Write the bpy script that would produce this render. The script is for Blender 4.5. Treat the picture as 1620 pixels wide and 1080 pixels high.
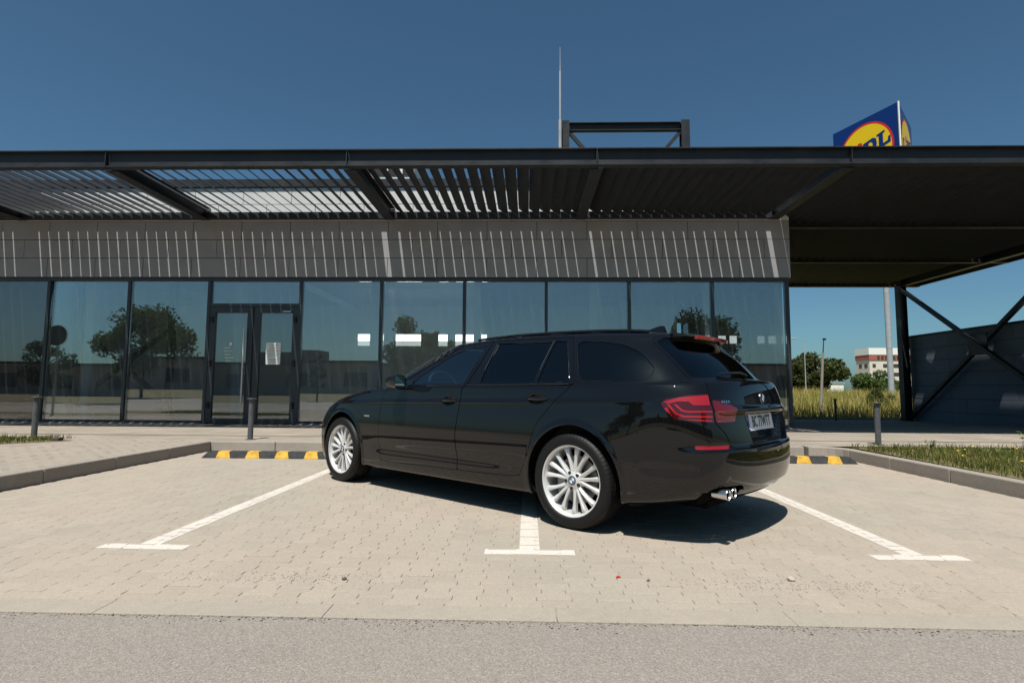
import bpy, bmesh, math, random
import numpy as np
from mathutils import Vector, Matrix, Quaternion
random.seed(7); np.random.seed(7)
for o in list(bpy.data.objects): bpy.data.objects.remove(o)
SC = bpy.context.scene; COL = SC.collection
# ---------------------------------------------------------------- camera
def cam_axes(yaw, pitch, roll):
    y, p, r = map(math.radians, (yaw, pitch, roll))
    F = Vector((-math.sin(y)*math.cos(p), math.cos(y)*math.cos(p), math.sin(p)))
    R0 = F.cross(Vector((0, 0, 1))).normalized(); U0 = R0.cross(F)
    R = R0*math.cos(r)+U0*math.sin(r)
    return R, R.cross(F), F
cd = bpy.data.cameras.new('camera'); cam = bpy.data.objects.new('camera', cd); COL.objects.link(cam)
R_, U_, F_ = cam_axes(1.6, 4.85, .37)
M = Matrix.Identity(4)
for i in range(3): M[i][0] = R_[i]; M[i][1] = U_[i]; M[i][2] = -F_[i]
M.translation = (0, 0, .973); cam.matrix_world = M
cd.sensor_width = 36; cd.lens = 888/1620*36; cd.clip_start = .05; cd.clip_end = 6000
SC.camera = cam
# ---------------------------------------------------------------- sky, sun, exposure
SUN = Vector((.14, .47, -1)).normalized()            # direction the light travels
w = bpy.data.worlds.new('World'); SC.world = w; w.use_nodes = True
wn = w.node_tree.nodes; wl = w.node_tree.links
sky = wn.new('ShaderNodeTexSky'); sky.sky_type = 'NISHITA'; sky.sun_disc = False
sky.sun_elevation = math.asin(-SUN.z); sky.sun_rotation = math.atan2(-SUN.x, -SUN.y)
sky.air_density = 1.0; sky.dust_density = 3.5; sky.ozone_density = 1.1; sky.altitude = 1300
bg = wn['Background']; bg.inputs['Strength'].default_value = .05
tint = wn.new('ShaderNodeMix'); tint.data_type = 'RGBA'; tint.blend_type = 'MULTIPLY'; tint.inputs[0].default_value = 1; tint.inputs[7].default_value = (.74, 1.12, 1.19, 1)
wl.new(sky.outputs[0], tint.inputs[6]); wl.new(tint.outputs[2], bg.inputs[0])
ld = bpy.data.lights.new('sun', 'SUN'); ld.energy = 4.6; ld.angle = math.radians(.53); ld.color = (1, .95, .87)
sun = bpy.data.objects.new('sun', ld); COL.objects.link(sun)
sun.rotation_mode = 'QUATERNION'; sun.rotation_quaternion = SUN.to_track_quat('-Z', 'Y')
SC.view_settings.view_transform = 'Standard'; SC.view_settings.look = 'None'
SC.view_settings.exposure = .45; SC.view_settings.gamma = 1; SC.view_settings.use_curve_mapping = False
SC.cycles.use_denoising = True; SC.cycles.max_bounces = 10; SC.cycles.transparent_max_bounces = 16
SC.cycles.caustics_reflective = False; SC.cycles.caustics_refractive = False
SC.cycles.sample_clamp_indirect = 6
# ---------------------------------------------------------------- materials
def mat(name, col, rough=.6, metal=0, spec=.5, var=0, scale=8, bump=0, bscale=40, coat=0, emit=None, estr=0, rvar=0, coat_rough=.03):
    m = bpy.data.materials.new(name); m.use_nodes = True; nt = m.node_tree; b = nt.nodes['Principled BSDF']
    I = b.inputs; I['Base Color'].default_value = (*col, 1); I['Roughness'].default_value = rough; I['Metallic'].default_value = metal
    I['Specular IOR Level'].default_value = spec; I['Coat Weight'].default_value = coat; I['Coat Roughness'].default_value = coat_rough
    if emit: I['Emission Color'].default_value = (*emit, 1); I['Emission Strength'].default_value = estr
    geo = nt.nodes.new('ShaderNodeNewGeometry')
    if var or rvar:
        n = nt.nodes.new('ShaderNodeTexNoise'); n.inputs['Scale'].default_value = scale; n.inputs['Detail'].default_value = 6; n.inputs['Roughness'].default_value = .65
        nt.links.new(geo.outputs['Position'], n.inputs['Vector'])
        if var:
            r = nt.nodes.new('ShaderNodeMapRange'); r.inputs['From Min'].default_value = .3; r.inputs['From Max'].default_value = .7
            r.inputs['To Min'].default_value = 1-var; r.inputs['To Max'].default_value = 1+var
            nt.links.new(n.outputs['Fac'], r.inputs['Value'])
            mx = nt.nodes.new('ShaderNodeMix'); mx.data_type = 'RGBA'; mx.blend_type = 'MULTIPLY'; mx.inputs[0].default_value = 1
            mx.inputs[6].default_value = (*col, 1); nt.links.new(r.outputs[0], mx.inputs[7]); nt.links.new(mx.outputs[2], I['Base Color'])
        if rvar:
            r2 = nt.nodes.new('ShaderNodeMapRange'); r2.inputs['From Min'].default_value = .3; r2.inputs['From Max'].default_value = .7
            r2.inputs['To Min'].default_value = max(0, rough-rvar); r2.inputs['To Max'].default_value = rough+rvar
            nt.links.new(n.outputs['Fac'], r2.inputs['Value']); nt.links.new(r2.outputs[0], I['Roughness'])
    if bump:
        n2 = nt.nodes.new('ShaderNodeTexNoise'); n2.inputs['Scale'].default_value = bscale; n2.inputs['Detail'].default_value = 4
        nt.links.new(geo.outputs['Position'], n2.inputs['Vector'])
        bp = nt.nodes.new('ShaderNodeBump'); bp.inputs['Strength'].default_value = bump; bp.inputs['Distance'].default_value = .01
        nt.links.new(n2.outputs['Fac'], bp.inputs['Height']); nt.links.new(bp.outputs[0], I['Normal'])
    return m
def glassmat(name, tint, refl, f0=.0, rough=0, dust=0):
    """thin sheet glass: a tinted see-through layer under a mirror layer that strengthens at grazing angles"""
    m = bpy.data.materials.new(name); m.use_nodes = True; nt = m.node_tree; N = nt.nodes; N.remove(N['Principled BSDF'])
    out = N['Material Output']; tr = N.new('ShaderNodeBsdfTransparent'); tr.inputs[0].default_value = (*tint, 1)
    gl = N.new('ShaderNodeBsdfGlossy'); gl.inputs['Roughness'].default_value = rough; gl.inputs['Color'].default_value = (.95, .96, .96, 1)
    fr = N.new('ShaderNodeFresnel'); fr.inputs['IOR'].default_value = 1.5
    mr = N.new('ShaderNodeMapRange'); mr.inputs['From Min'].default_value = .04; mr.inputs['From Max'].default_value = 1; mr.inputs['To Min'].default_value = refl; mr.inputs['To Max'].default_value = 1
    nt.links.new(fr.outputs[0], mr.inputs['Value'])
    mx = N.new('ShaderNodeMixShader'); nt.links.new(mr.outputs[0], mx.inputs[0]); nt.links.new(tr.outputs[0], mx.inputs[1]); nt.links.new(gl.outputs[0], mx.inputs[2])
    if dust:
        df = N.new('ShaderNodeBsdfDiffuse'); df.inputs[0].default_value = (.62, .64, .64, 1); md = N.new('ShaderNodeMixShader')
        ge = N.new('ShaderNodeNewGeometry'); no = N.new('ShaderNodeTexNoise'); no.inputs['Scale'].default_value = 1.1; no.inputs['Detail'].default_value = 7; no.inputs['Roughness'].default_value = .7
        mp = N.new('ShaderNodeMapping'); mp.inputs['Scale'].default_value = (2.2, 1, .5); nt.links.new(ge.outputs['Position'], mp.inputs[0]); nt.links.new(mp.outputs[0], no.inputs['Vector'])
        m3 = N.new('ShaderNodeMapRange'); m3.inputs['From Min'].default_value = .35; m3.inputs['From Max'].default_value = .7; m3.inputs['To Min'].default_value = dust*.4; m3.inputs['To Max'].default_value = dust*1.6
        nt.links.new(no.outputs['Fac'], m3.inputs['Value']); nt.links.new(m3.outputs[0], md.inputs[0])
        nt.links.new(mx.outputs[0], md.inputs[1]); nt.links.new(df.outputs[0], md.inputs[2]); mx = md
    nt.links.new(mx.outputs[0], out.inputs[0]); return m
def leafmat(name, col, var=.35, trans=.35):
    m = bpy.data.materials.new(name); m.use_nodes = True; nt = m.node_tree; N = nt.nodes; N.remove(N['Principled BSDF'])
    geo = N.new('ShaderNodeNewGeometry'); n = N.new('ShaderNodeTexNoise'); n.inputs['Scale'].default_value = 2.5; n.inputs['Detail'].default_value = 8
    nt.links.new(geo.outputs['Position'], n.inputs['Vector'])
    r = N.new('ShaderNodeMapRange'); r.inputs['From Min'].default_value = .3; r.inputs['From Max'].default_value = .7; r.inputs['To Min'].default_value = 1-var; r.inputs['To Max'].default_value = 1+var
    nt.links.new(n.outputs['Fac'], r.inputs['Value'])
    mx = N.new('ShaderNodeMix'); mx.data_type = 'RGBA'; mx.blend_type = 'MULTIPLY'; mx.inputs[0].default_value = 1; mx.inputs[6].default_value = (*col, 1)
    nt.links.new(r.outputs[0], mx.inputs[7])
    d = N.new('ShaderNodeBsdfDiffuse'); t = N.new('ShaderNodeBsdfTranslucent')
    nt.links.new(mx.outputs[2], d.inputs[0]); nt.links.new(mx.outputs[2], t.inputs[0])
    ms = N.new('ShaderNodeMixShader'); ms.inputs[0].default_value = trans; nt.links.new(d.outputs[0], ms.inputs[1]); nt.links.new(t.outputs[0], ms.inputs[2])
    nt.links.new(ms.outputs[0], N['Material Output'].inputs[0]); return m
# ---------------------------------------------------------------- objects
def tag(o, label=None, cat=None, group=None, kind=None):
    for k, v in (('label', label), ('category', cat), ('group', group), ('kind', kind)):
        if v: o[k] = v
    return o
def thing(name, label, cat, loc=(0, 0, 0), rz=0, group=None):
    o = bpy.data.objects.new(name, None); COL.objects.link(o); o.location = loc; o.rotation_euler = (0, 0, rz); o.empty_display_size = .1
    return tag(o, label, cat, group)
class MB:
    def __init__(s): s.v = []; s.f = []; s.mi = []; s.mats = []
    def add(s, vs, fs, m=0):
        b = len(s.v); s.v += [tuple(p) for p in vs]; s.f += [tuple(b+i for i in f) for f in fs]; s.mi += [m]*len(fs); return s
    def box(s, x0, x1, y0, y1, z0, z1, m=0):
        return s.add([(x0, y0, z0), (x1, y0, z0), (x1, y1, z0), (x0, y1, z0), (x0, y0, z1), (x1, y0, z1), (x1, y1, z1), (x0, y1, z1)],
                     [(0, 3, 2, 1), (4, 5, 6, 7), (0, 1, 5, 4), (1, 2, 6, 5), (2, 3, 7, 6), (3, 0, 4, 7)], m)
    def bar(s, a, b, w, h=None, m=0, up=(0, 0, 1)):
        a, b = Vector(a), Vector(b); d = (b-a).normalized(); up = Vector(up)
        if abs(d.dot(up)) > .98: up = Vector((0, 1, 0))
        r = d.cross(up).normalized(); u = r.cross(d); h = h or w
        P = [p+r*sx*w/2+u*sy*h/2 for p in (a, b) for sx, sy in ((-1, -1), (1, -1), (1, 1), (-1, 1))]
        return s.add(P, [(0, 1, 2, 3), (7, 6, 5, 4), (0, 4, 5, 1), (1, 5, 6, 2), (2, 6, 7, 3), (3, 7, 4, 0)], m)
    def tube(s, pts, rad, n=8, m=0, caps=True):
        pts = [Vector(p) for p in pts]; rad = rad if hasattr(rad, '__len__') else [rad]*len(pts); b = len(s.v); fs = []
        ref = Vector((0, 0, 1))
        for i, p in enumerate(pts):
            d = (pts[min(i+1, len(pts)-1)]-pts[max(i-1, 0)]).normalized()
            if abs(d.dot(ref)) > .95: ref = Vector((0, 1, 0)) if abs(d.y) < .9 else Vector((1, 0, 0))
            r = d.cross(ref).normalized(); u = r.cross(d)
            s.v += [tuple(p+(r*math.cos(a)+u*math.sin(a))*rad[i]) for a in [2*math.pi*k/n for k in range(n)]]
        for i in range(len(pts)-1):
            for k in range(n): fs.append((b+i*n+k, b+i*n+(k+1) % n, b+(i+1)*n+(k+1) % n, b+(i+1)*n+k))
        if caps: fs.append(tuple(b+k for k in range(n))[::-1]); fs.append(tuple(b+(len(pts)-1)*n+k for k in range(n)))
        s.f += fs; s.mi += [m]*len(fs); return s
    def lathe(s, prof, n=32, axis='z', o=(0, 0, 0), m=0, closed=False):
        b = len(s.v); L = len(prof); fs = []
        for k in range(n):
            a = 2*math.pi*k/n; c, t = math.cos(a), math.sin(a)
            for r, h in prof:
                p = {'z': (r*c, r*t, h), 'y': (r*c, h, r*t), 'x': (h, r*c, r*t)}[axis]
                s.v.append((p[0]+o[0], p[1]+o[1], p[2]+o[2]))
        for k in range(n):
            k2 = (k+1) % n
            for i in range(L if closed else L-1):
                j = (i+1) % L; q = (b+k*L+i, b+k2*L+i, b+k2*L+j, b+k*L+j)
                fs.append(q if axis != 'y' else q[::-1])
        s.f += fs; s.mi += [m]*len(fs); return s
    def prism(s, poly, z0, z1, m=0):
        n = len(poly)
        return s.add([(x, y, z0) for x, y in poly]+[(x, y, z1) for x, y in poly], [tuple(range(n))[::-1], tuple(range(n, 2*n))]+[(i, (i+1) % n, n+(i+1) % n, n+i) for i in range(n)], m)
    def mesh(s, name, mats):
        me = bpy.data.meshes.new(name); me.from_pydata(s.v, [], s.f)
        mats = mats if isinstance(mats, (list, tuple)) else [mats]
        for x in mats: me.materials.append(x)
        if len(mats) > 1: me.polygons.foreach_set('material_index', s.mi)
        return me
    def build(s, name, mats, parent=None, org=None, smooth=False, bevel=0, loc=None):
        """vertices are in world space unless ORG is None and the parent is local; ORG is subtracted"""
        if org is not None: s.v = [(x-org[0], y-org[1], z-org[2]) for x, y, z in s.v]
        me = s.mesh(name, mats)
        o = bpy.data.objects.new(name, me); COL.objects.link(o)
        if smooth: smooth_angle(o, 50)
        if parent: o.parent = parent
        if loc is not None: o.location = loc
        if bevel:
            md = o.modifiers.new('bevel', 'BEVEL'); md.width = bevel; md.segments = 2; md.limit_method = 'ANGLE'
        return o
def copy_tree(o, parent=None):
    c = o.copy(); COL.objects.link(c); c.parent = parent
    for ch in list(o.children): copy_tree(ch, c)
    return c
def inst(o, parent, loc, rot=None):
    c = o.copy(); COL.objects.link(c); c.parent = parent; c.location = loc
    if rot is not None: c.rotation_euler = rot
    return c
def smooth_angle(o, deg=40):
    me = o.data; me.polygons.foreach_set('use_smooth', [True]*len(me.polygons))
    bm = bmesh.new(); bm.from_mesh(me)
    for e in bm.edges:
        if len(e.link_faces) == 2 and e.calc_face_angle(0) > math.radians(deg): e.smooth = False
    bm.to_mesh(me); bm.free(); return o
def text_mesh(txt, size, name, m, parent, loc, rot, sx=1.0, ext=.001, off=0):
    cu = bpy.data.curves.new(name, 'FONT'); cu.body = txt; cu.size = size; cu.extrude = ext; cu.offset = off
    cu.align_x = 'CENTER'; cu.align_y = 'CENTER'; cu.resolution_u = 4
    t = bpy.data.objects.new(name+'_tmp', cu); COL.objects.link(t)
    me = bpy.data.meshes.new_from_object(t.evaluated_get(bpy.context.evaluated_depsgraph_get()))
    bpy.data.objects.remove(t)
    me.name = name; me.materials.clear(); me.materials.append(m)
    o = bpy.data.objects.new(name, me); COL.objects.link(o); o.parent = parent; o.location = loc; o.rotation_euler = rot; o.scale = (sx, 1, 1)
    return o
# ---------------------------------------------------------------- materials of the setting
def ground_mat(name, c1, c2, big=.25, fine=60, rough=.9, speck=None, speck_amt=.5, bump=.4, bsc=180, sscale=140, stain=0):
    m = bpy.data.materials.new(name); m.use_nodes = True; nt = m.node_tree; N = nt.nodes; b = N['Principled BSDF']
    b.inputs['Roughness'].default_value = rough; b.inputs['Specular IOR Level'].default_value = .25
    geo = N.new('ShaderNodeNewGeometry'); pos = geo.outputs['Position']
    def noise(s, det=5, ro=.6):
        n = N.new('ShaderNodeTexNoise'); n.inputs['Scale'].default_value = s; n.inputs['Detail'].default_value = det; n.inputs['Roughness'].default_value = ro
        nt.links.new(pos, n.inputs['Vector']); return n.outputs['Fac']
    def mixc(f, a, c, mode='MIX'):
        x = N.new('ShaderNodeMix'); x.data_type = 'RGBA'; x.blend_type = mode
        if isinstance(f, float): x.inputs[0].default_value = f
        else: nt.links.new(f, x.inputs[0])
        for k, v in ((6, a), (7, c)):
            if isinstance(v, tuple): x.inputs[k].default_value = (*v, 1)
            else: nt.links.new(v, x.inputs[k])
        return x.outputs[2]
    def rng(v, a, c, lo=0., hi=1.):
        r = N.new('ShaderNodeMapRange'); r.inputs['From Min'].default_value = a; r.inputs['From Max'].default_value = c; r.inputs['To Min'].default_value = lo; r.inputs['To Max'].default_value = hi
        nt.links.new(v, r.inputs['Value']); return r.outputs[0]
    col = mixc(rng(noise(big, 6), .35, .65), c1, c2)
    col = mixc(rng(noise(fine, 3), .3, .7, 0., .35), col, tuple(x*.7 for x in c1))
    if speck:
        v = N.new('ShaderNodeTexVoronoi'); v.inputs['Scale'].default_value = sscale; nt.links.new(pos, v.inputs['Vector'])
        bw = N.new('ShaderNodeSeparateColor'); nt.links.new(v.outputs['Color'], bw.inputs[0])
        col = mixc(rng(bw.outputs[0], .55, .95, 0., speck_amt), col, speck[0])
        col = mixc(rng(bw.outputs[1], .6, .95, 0., speck_amt), col, speck[1])
    if stain: col = mixc(rng(noise(1.7, 8, .7), .56, .72, 0., stain), col, tuple(x*.45 for x in c1)); col = mixc(rng(noise(.9, 8, .75), .58, .75, 0., stain*1.2), col, (.46, .42, .36))
    nt.links.new(col, b.inputs['Base Color'])
    if bump:
        bp = N.new('ShaderNodeBump'); bp.inputs['Strength'].default_value = bump; bp.inputs['Distance'].default_value = .006
        nt.links.new(noise(bsc, 2), bp.inputs['Height']); nt.links.new(bp.outputs[0], b.inputs['Normal'])
    return m
def paver_mat(name, c1, c2, island=True):
    """concrete paver: soft stains over the ground, a slight tint of its own for each stone"""
    m = ground_mat(name, c1, c2, big=.5, fine=45, rough=.88, speck=((.2, .18, .15), (.5, .45, .38)), speck_amt=.25, bump=.25, bsc=140, sscale=220, stain=.22)
    nt = m.node_tree; N = nt.nodes; b = N['Principled BSDF']; src = b.inputs['Base Color'].links[0].from_socket
    g = N.new('ShaderNodeNewGeometry'); r = N.new('ShaderNodeMapRange'); r.inputs['To Min'].default_value = .955; r.inputs['To Max'].default_value = 1.03
    if island: nt.links.new(g.outputs['Random Per Island'], r.inputs['Value'])
    else:
        oi = N.new('ShaderNodeObjectInfo'); nt.links.new(oi.outputs['Random'], r.inputs['Value'])
    x = N.new('ShaderNodeMix'); x.data_type = 'RGBA'; x.blend_type = 'MULTIPLY'; x.inputs[0].default_value = 1
    nt.links.new(src, x.inputs[6]); nt.links.new(r.outputs[0], x.inputs[7]); nt.links.new(x.outputs[2], b.inputs['Base Color'])
    return m
def brick_ground(name, c, bw, bh, mortar):
    m = bpy.data.materials.new(name); m.use_nodes = True; nt = m.node_tree; N = nt.nodes; b = N['Principled BSDF']; b.inputs['Roughness'].default_value = .9; b.inputs['Specular IOR Level'].default_value = .25
    geo = N.new('ShaderNodeNewGeometry'); br = N.new('ShaderNodeTexBrick'); br.inputs['Scale'].default_value = 1; br.inputs['Brick Width'].default_value = bw; br.inputs['Row Height'].default_value = bh
    br.inputs['Mortar Size'].default_value = .004; br.inputs['Color1'].default_value = (*c, 1); br.inputs['Color2'].default_value = (*[x*.9 for x in c], 1); br.inputs['Mortar'].default_value = (*mortar, 1)
    nt.links.new(geo.outputs['Position'], br.inputs['Vector'])
    n = N.new('ShaderNodeTexNoise'); n.inputs['Scale'].default_value = 1.3; n.inputs['Detail'].default_value = 7; nt.links.new(geo.outputs['Position'], n.inputs['Vector'])
    r = N.new('ShaderNodeMapRange'); r.inputs['From Min'].default_value = .3; r.inputs['From Max'].default_value = .7; r.inputs['To Min'].default_value = .82; r.inputs['To Max'].default_value = 1.12; nt.links.new(n.outputs['Fac'], r.inputs['Value'])
    x = N.new('ShaderNodeMix'); x.data_type = 'RGBA'; x.blend_type = 'MULTIPLY'; x.inputs[0].default_value = 1
    nt.links.new(br.outputs['Color'], x.inputs[6]); nt.links.new(r.outputs[0], x.inputs[7]); nt.links.new(x.outputs[2], b.inputs['Base Color'])
    bp = N.new('ShaderNodeBump'); bp.inputs['Strength'].default_value = .5; bp.inputs['Distance'].default_value = .003; bp.invert = True
    nt.links.new(br.outputs['Fac'], bp.inputs['Height']); nt.links.new(bp.outputs[0], b.inputs['Normal'])
    return m
PAV = ((.372, .312, .256), (.325, .298, .246))
m_paver = paver_mat('paver_concrete', *PAV); m_paver1 = paver_mat('paver_concrete_single', *PAV, island=False)
m_bed = mat('joint_sand', (.20, .168, .128), .95, var=.3, scale=30)
m_asph = ground_mat('asphalt', (.275, .243, .214), (.235, .21, .19), big=.3, fine=60, rough=.92, speck=((.42, .38, .34), (.11, .098, .088)), speck_amt=.45, bump=.6, bsc=200, sscale=190, stain=.2)
m_kerb = ground_mat('kerb_concrete', (.31, .28, .24), (.265, .235, .205), big=1.1, fine=14, rough=.9, speck=((.25, .22, .19), (.5, .46, .4)), speck_amt=.25, bump=.3, bsc=90)
m_edge = ground_mat('edging_concrete', (.345, .303, .25), (.31, .278, .235), big=1.1, fine=14, rough=.9, speck=((.25, .22, .19), (.45, .41, .36)), speck_amt=.2, bump=.3, bsc=90)
m_side = brick_ground('pavement_blocks', (.325, .283, .235), .2, .1, (.17, .14, .11))
m_soil = ground_mat('soil', (.16, .13, .075), (.13, .12, .05), big=1.5, fine=20, bump=.8, bsc=20)
m_field = ground_mat('field_ground', (.22, .185, .075), (.14, .15, .05), big=.3, fine=3, bump=.6, bsc=5)
m_paint = ground_mat('road_paint', (.60, .555, .50), (.54, .50, .45), big=2.5, fine=50, rough=.75, speck=((.45, .4, .34), (.8, .75, .68)), speck_amt=.3, bump=.2)
m_steel = mat('anthracite_steel', (.021, .024, .028), .5, .0, .3, var=.25, scale=3, rvar=.1)
m_steel2 = mat('slat_steel', (.024, .026, .029), .65, .0, .25, var=.2, scale=3, rvar=.1)
m_frame = mat('curtain_wall_frame', (.024, .032, .038), .4, .0, var=.15, scale=5)
m_panel = ground_mat('grey_cladding', (.305, .309, .325), (.268, .273, .29), big=1.6, fine=2.5, rough=.8, bump=.12, bsc=25)
m_panel_lit = ground_mat('sunlit_cladding', (.62, .62, .61), (.57, .57, .56), big=1.6, fine=2.5, rough=.8, bump=.08, bsc=25)  # same grey cladding, lightened to paint in full sun on the upper rows
m_glass = glassmat('facade_glass', (.86, .93, .95), .18, dust=.03)
m_inner = mat('interior_plaster', (.68, .70, .71), .9, var=.08, scale=1)
m_floor = mat('interior_floor', (.22, .21, .20), .35, var=.1, scale=1)
m_white = mat('white_paint', (.75, .75, .73), .6, var=.08, scale=3)
m_lamp = mat('lamp_diffuser', (.8, .8, .78), .6, emit=(1, .98, .93), estr=2.6)
m_lamp2 = mat('lamp_diffuser_dim', (.8, .8, .78), .6, emit=(1, .98, .93), estr=.55)
m_chrome = mat('brushed_steel', (.62, .62, .62), .25, 1.0); m_satin = mat('satin_steel', (.55, .55, .54), .5, .4)
m_galv = mat('galvanised_steel', (.33, .355, .39), .6, .05, var=.12, scale=4)
m_blackm = mat('matt_black', (.012, .012, .013), .8)
# ---------------------------------------------------------------- ground sheets
def sheet(name, pts, m, kind='structure'):
    b = MB(); b.add(pts, [tuple(range(len(pts)))]); o = b.build(name, m); o['kind'] = kind; return o
def ground_z(x, y):
    return -.17+.95*(0 if y < 21.6 else min(1, ((y-21.6)/26))**.8)+(.12*math.sin(x*.21+y*.13) if y > 24 else 0)
gx = [-3000, -400, -100, -60]+[-40+4*i for i in range(25)]+[80, 120, 400, 3000]
gy = [-3000, -400, -80, -20, -5, 5, 15, 21.5, 22.2, 23, 24, 26, 28, 31, 34, 38, 42, 47, 55, 70, 120, 400, 3000]
b = MB(); b.add([(x, y, ground_z(x, y)) for y in gy for x in gx], [(j*len(gx)+i, j*len(gx)+i+1, (j+1)*len(gx)+i+1, (j+1)*len(gx)+i) for j in range(len(gy)-1) for i in range(len(gx)-1)])
g = b.build('ground', m_field); g['kind'] = 'structure'
sheet('road', [(-60, -9, -.004), (60, -9, -.004), (60, 2.46, -.004), (-60, 2.46, -.004)], m_asph)
sheet('verge_soil', [(-70, -60, -.03), (70, -60, -.03), (70, -9.0, -.03), (-70, -9.0, -.03)], m_soil)
# pavement: flat in front of the shop, falling gently under the canopy on the right
ZP = .14
b = MB()
b.add([(-40, 2.61, ZP), (-5.0, 2.61, ZP), (-5.0, 8.75, ZP), (-40, 8.75, ZP)], [(0, 1, 2, 3)])
b.add([(-40, 8.75, ZP), (40, 8.75, ZP), (40, 12.0, ZP), (-40, 12.0, ZP)], [(0, 1, 2, 3)])
b.add([(-40, 12.0, ZP), (5.9, 12.0, ZP), (5.9, 21.4, ZP), (-40, 21.4, ZP)], [(0, 1, 2, 3)])
b.add([(5.9, 12.0, ZP), (40, 12.0, ZP), (40, 21.4, -.09), (5.9, 21.4, -.09)], [(0, 1, 2, 3)])
b.add([(5.9, 12.0, ZP-.3), (5.9, 21.4, ZP-.3), (5.9, 21.4, ZP), (5.9, 12.0, ZP)], [(0, 1, 2, 3)])
pv = b.build('pavement', m_side); pv['kind'] = 'structure'
b = MB(); r_p = np.random.RandomState(5)
for j in range(44):
    for i in range(20):
        x0 = -8.7+i*.2+(.1 if j % 2 else 0); y0 = 4.4+j*.1; x1 = min(x0+.197, -5.002); z = ZP+.004+r_p.normal(0, .0009)
        if x1-x0 < .03 or y0 > 8.7: continue
        if y0 > 7.55 and x0 < -6.95: continue
        a, c = r_p.normal(0, .006), r_p.normal(0, .006); e = .004
        b.add([(x0, y0, z-.006), (x1, y0, z-.006), (x1, y0+.097, z-.006), (x0, y0+.097, z-.006), (x0+e, y0+e, z-a*.1), (x1-e, y0+e, z+a*.1), (x1-e, y0+.097-e, z+c*.05+a*.1), (x0+e, y0+.097-e, z+c*.05-a*.1)], [(4, 5, 6, 7), (0, 1, 5, 4), (1, 2, 6, 5), (2, 3, 7, 6), (3, 0, 4, 7)])
tag(b.build('paving_blocks', paver_mat('pavement_block', (.325, .283, .235), (.30, .262, .22)), pv), kind='stuff')
# slot drain along the pavement
b = MB(); b.box(-40, 40, 9.64, 9.69, ZP+.001, ZP+.004); tag(b.build('slot_drain', mat('drain_grate', (.05, .045, .04), .6, var=.3, scale=30)), kind='structure')
# far edging of the canopy yard
tag(MB().box(5.95, 40, 21.45, 21.6, -.2, -.02).build('edging_strip', m_kerb), kind='structure')
# verges right and left
sheet('verge_right', [(4.72, 2.61, ZP-.01), (40, 2.61, ZP-.01), (40, 8.74, ZP-.01), (4.9, 8.74, ZP-.01)], m_soil)
sheet('verge_left', [(-24, 7.6, ZP+.006), (-7.75, 7.7, ZP+.006), (-7.0, 8.55, ZP+.006), (-7.75, 8.95, ZP+.006), (-24, 8.95, ZP+.006)], m_soil)
# ---------------------------------------------------------------- parking bays: interlocking double-T pavers
BX0, BX1, BY0, BY1 = -4.86, 4.575, 2.6, 8.45
bay = thing('parking_bay', None, None); bay['kind'] = 'structure'
MB().add([(BX0-.1, BY0-.05, -.0045), (BX1+.1, BY0-.05, -.0045), (BX1+.1, BY1+.3, -.0045), (BX0-.1, BY1+.3, -.0045)], [(0, 1, 2, 3)]).build('joint_bed', m_bed, bay)
PW, PL, A_, G_ = .14, .20, .0125, .0016
def outline(g=G_):
    h = PL/2-g; w1 = PW/2+A_-g; w0 = PW/2-A_-g; t0, t1 = .022, .05
    R = [(w1, -h), (w1, -t1), (w0, -t0), (w0, t0), (w1, t1), (w1, h)]
    return R+[(-x, -y) for x, y in R]
OUT = outline(); OUTI = outline(G_+.0022)
def paver_mb(mb, cx, cy, dz=0, tilt=(0, 0)):
    z = lambda x, y, zz: zz+dz+tilt[0]*x+tilt[1]*y
    n = len(OUT)
    vs = [(cx+x, cy+y, z(x, y, 0)) for x, y in OUTI]+[(cx+x, cy+y, z(x, y, -.0018)) for x, y in OUT]+[(cx+x, cy+y, -.03) for x, y in OUT]
    fs = [tuple(range(n))]+[(n+i, n+(i+1) % n, (i+1) % n, i) for i in range(n)]+[(2*n+i, 2*n+(i+1) % n, n+(i+1) % n, n+i) for i in range(n)]
    mb.add(vs, fs)
cells = []
ncol = int((BX1-BX0)/PW); nrow = int((BY1+.3-BY0)/PL)
for i in range(ncol):
    for j in range(nrow+1):
        cx = BX0+PW*(i+.5)+.02; cy = BY0+.01+PL*(j+.5)-(PL/2 if i % 2 else 0)
        if cy > BY0-.03 and cy < BY1+.2: cells.append((cx, cy))
prng = np.random.RandomState(3)
def in_view(c): return abs(c[0]-.03*c[1]) < c[1]*.93 and not (-2.0 < c[0] < 1.9 and c[1] > 5.9)
cells.sort(key=lambda c: (0 if in_view(c) else 1, c[1]))
mb1 = MB(); paver_mb(mb1, 0, 0); pav_me = mb1.mesh('paver', m_paver1)
rest = MB(); PAVZ = {}
for k, (cx, cy) in enumerate(cells):
    dz = float(prng.normal(0, .0005)); tl = prng.normal(0, .0035, 2)
    PAVZ[(cx, cy)] = (dz, float(tl[0]), float(tl[1]))
    if k < 300:
        o = bpy.data.objects.new('paver', pav_me); COL.objects.link(o); o.parent = bay; o.location = (cx, cy, dz); o.rotation_euler = (float(tl[1]), -float(tl[0]), 0)
    else: paver_mb(rest, cx, cy, dz, tl)
tag(rest.build('paver_field', m_paver, bay), kind='stuff')
# half stones closing the rows along the flush edging are covered by the edging course
EDG = MB()
edge = thing('edging_course', None, None); edge['kind'] = 'structure'
for i in range(16):
    x0 = -8.0+i*1.0+.13
    MB().box(x0+.001, x0+.999, 2.455, 2.605, -.12, .004+.0007*prng.randn()).build('kerb_stone', m_edge, edge, bevel=.003)
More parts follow.
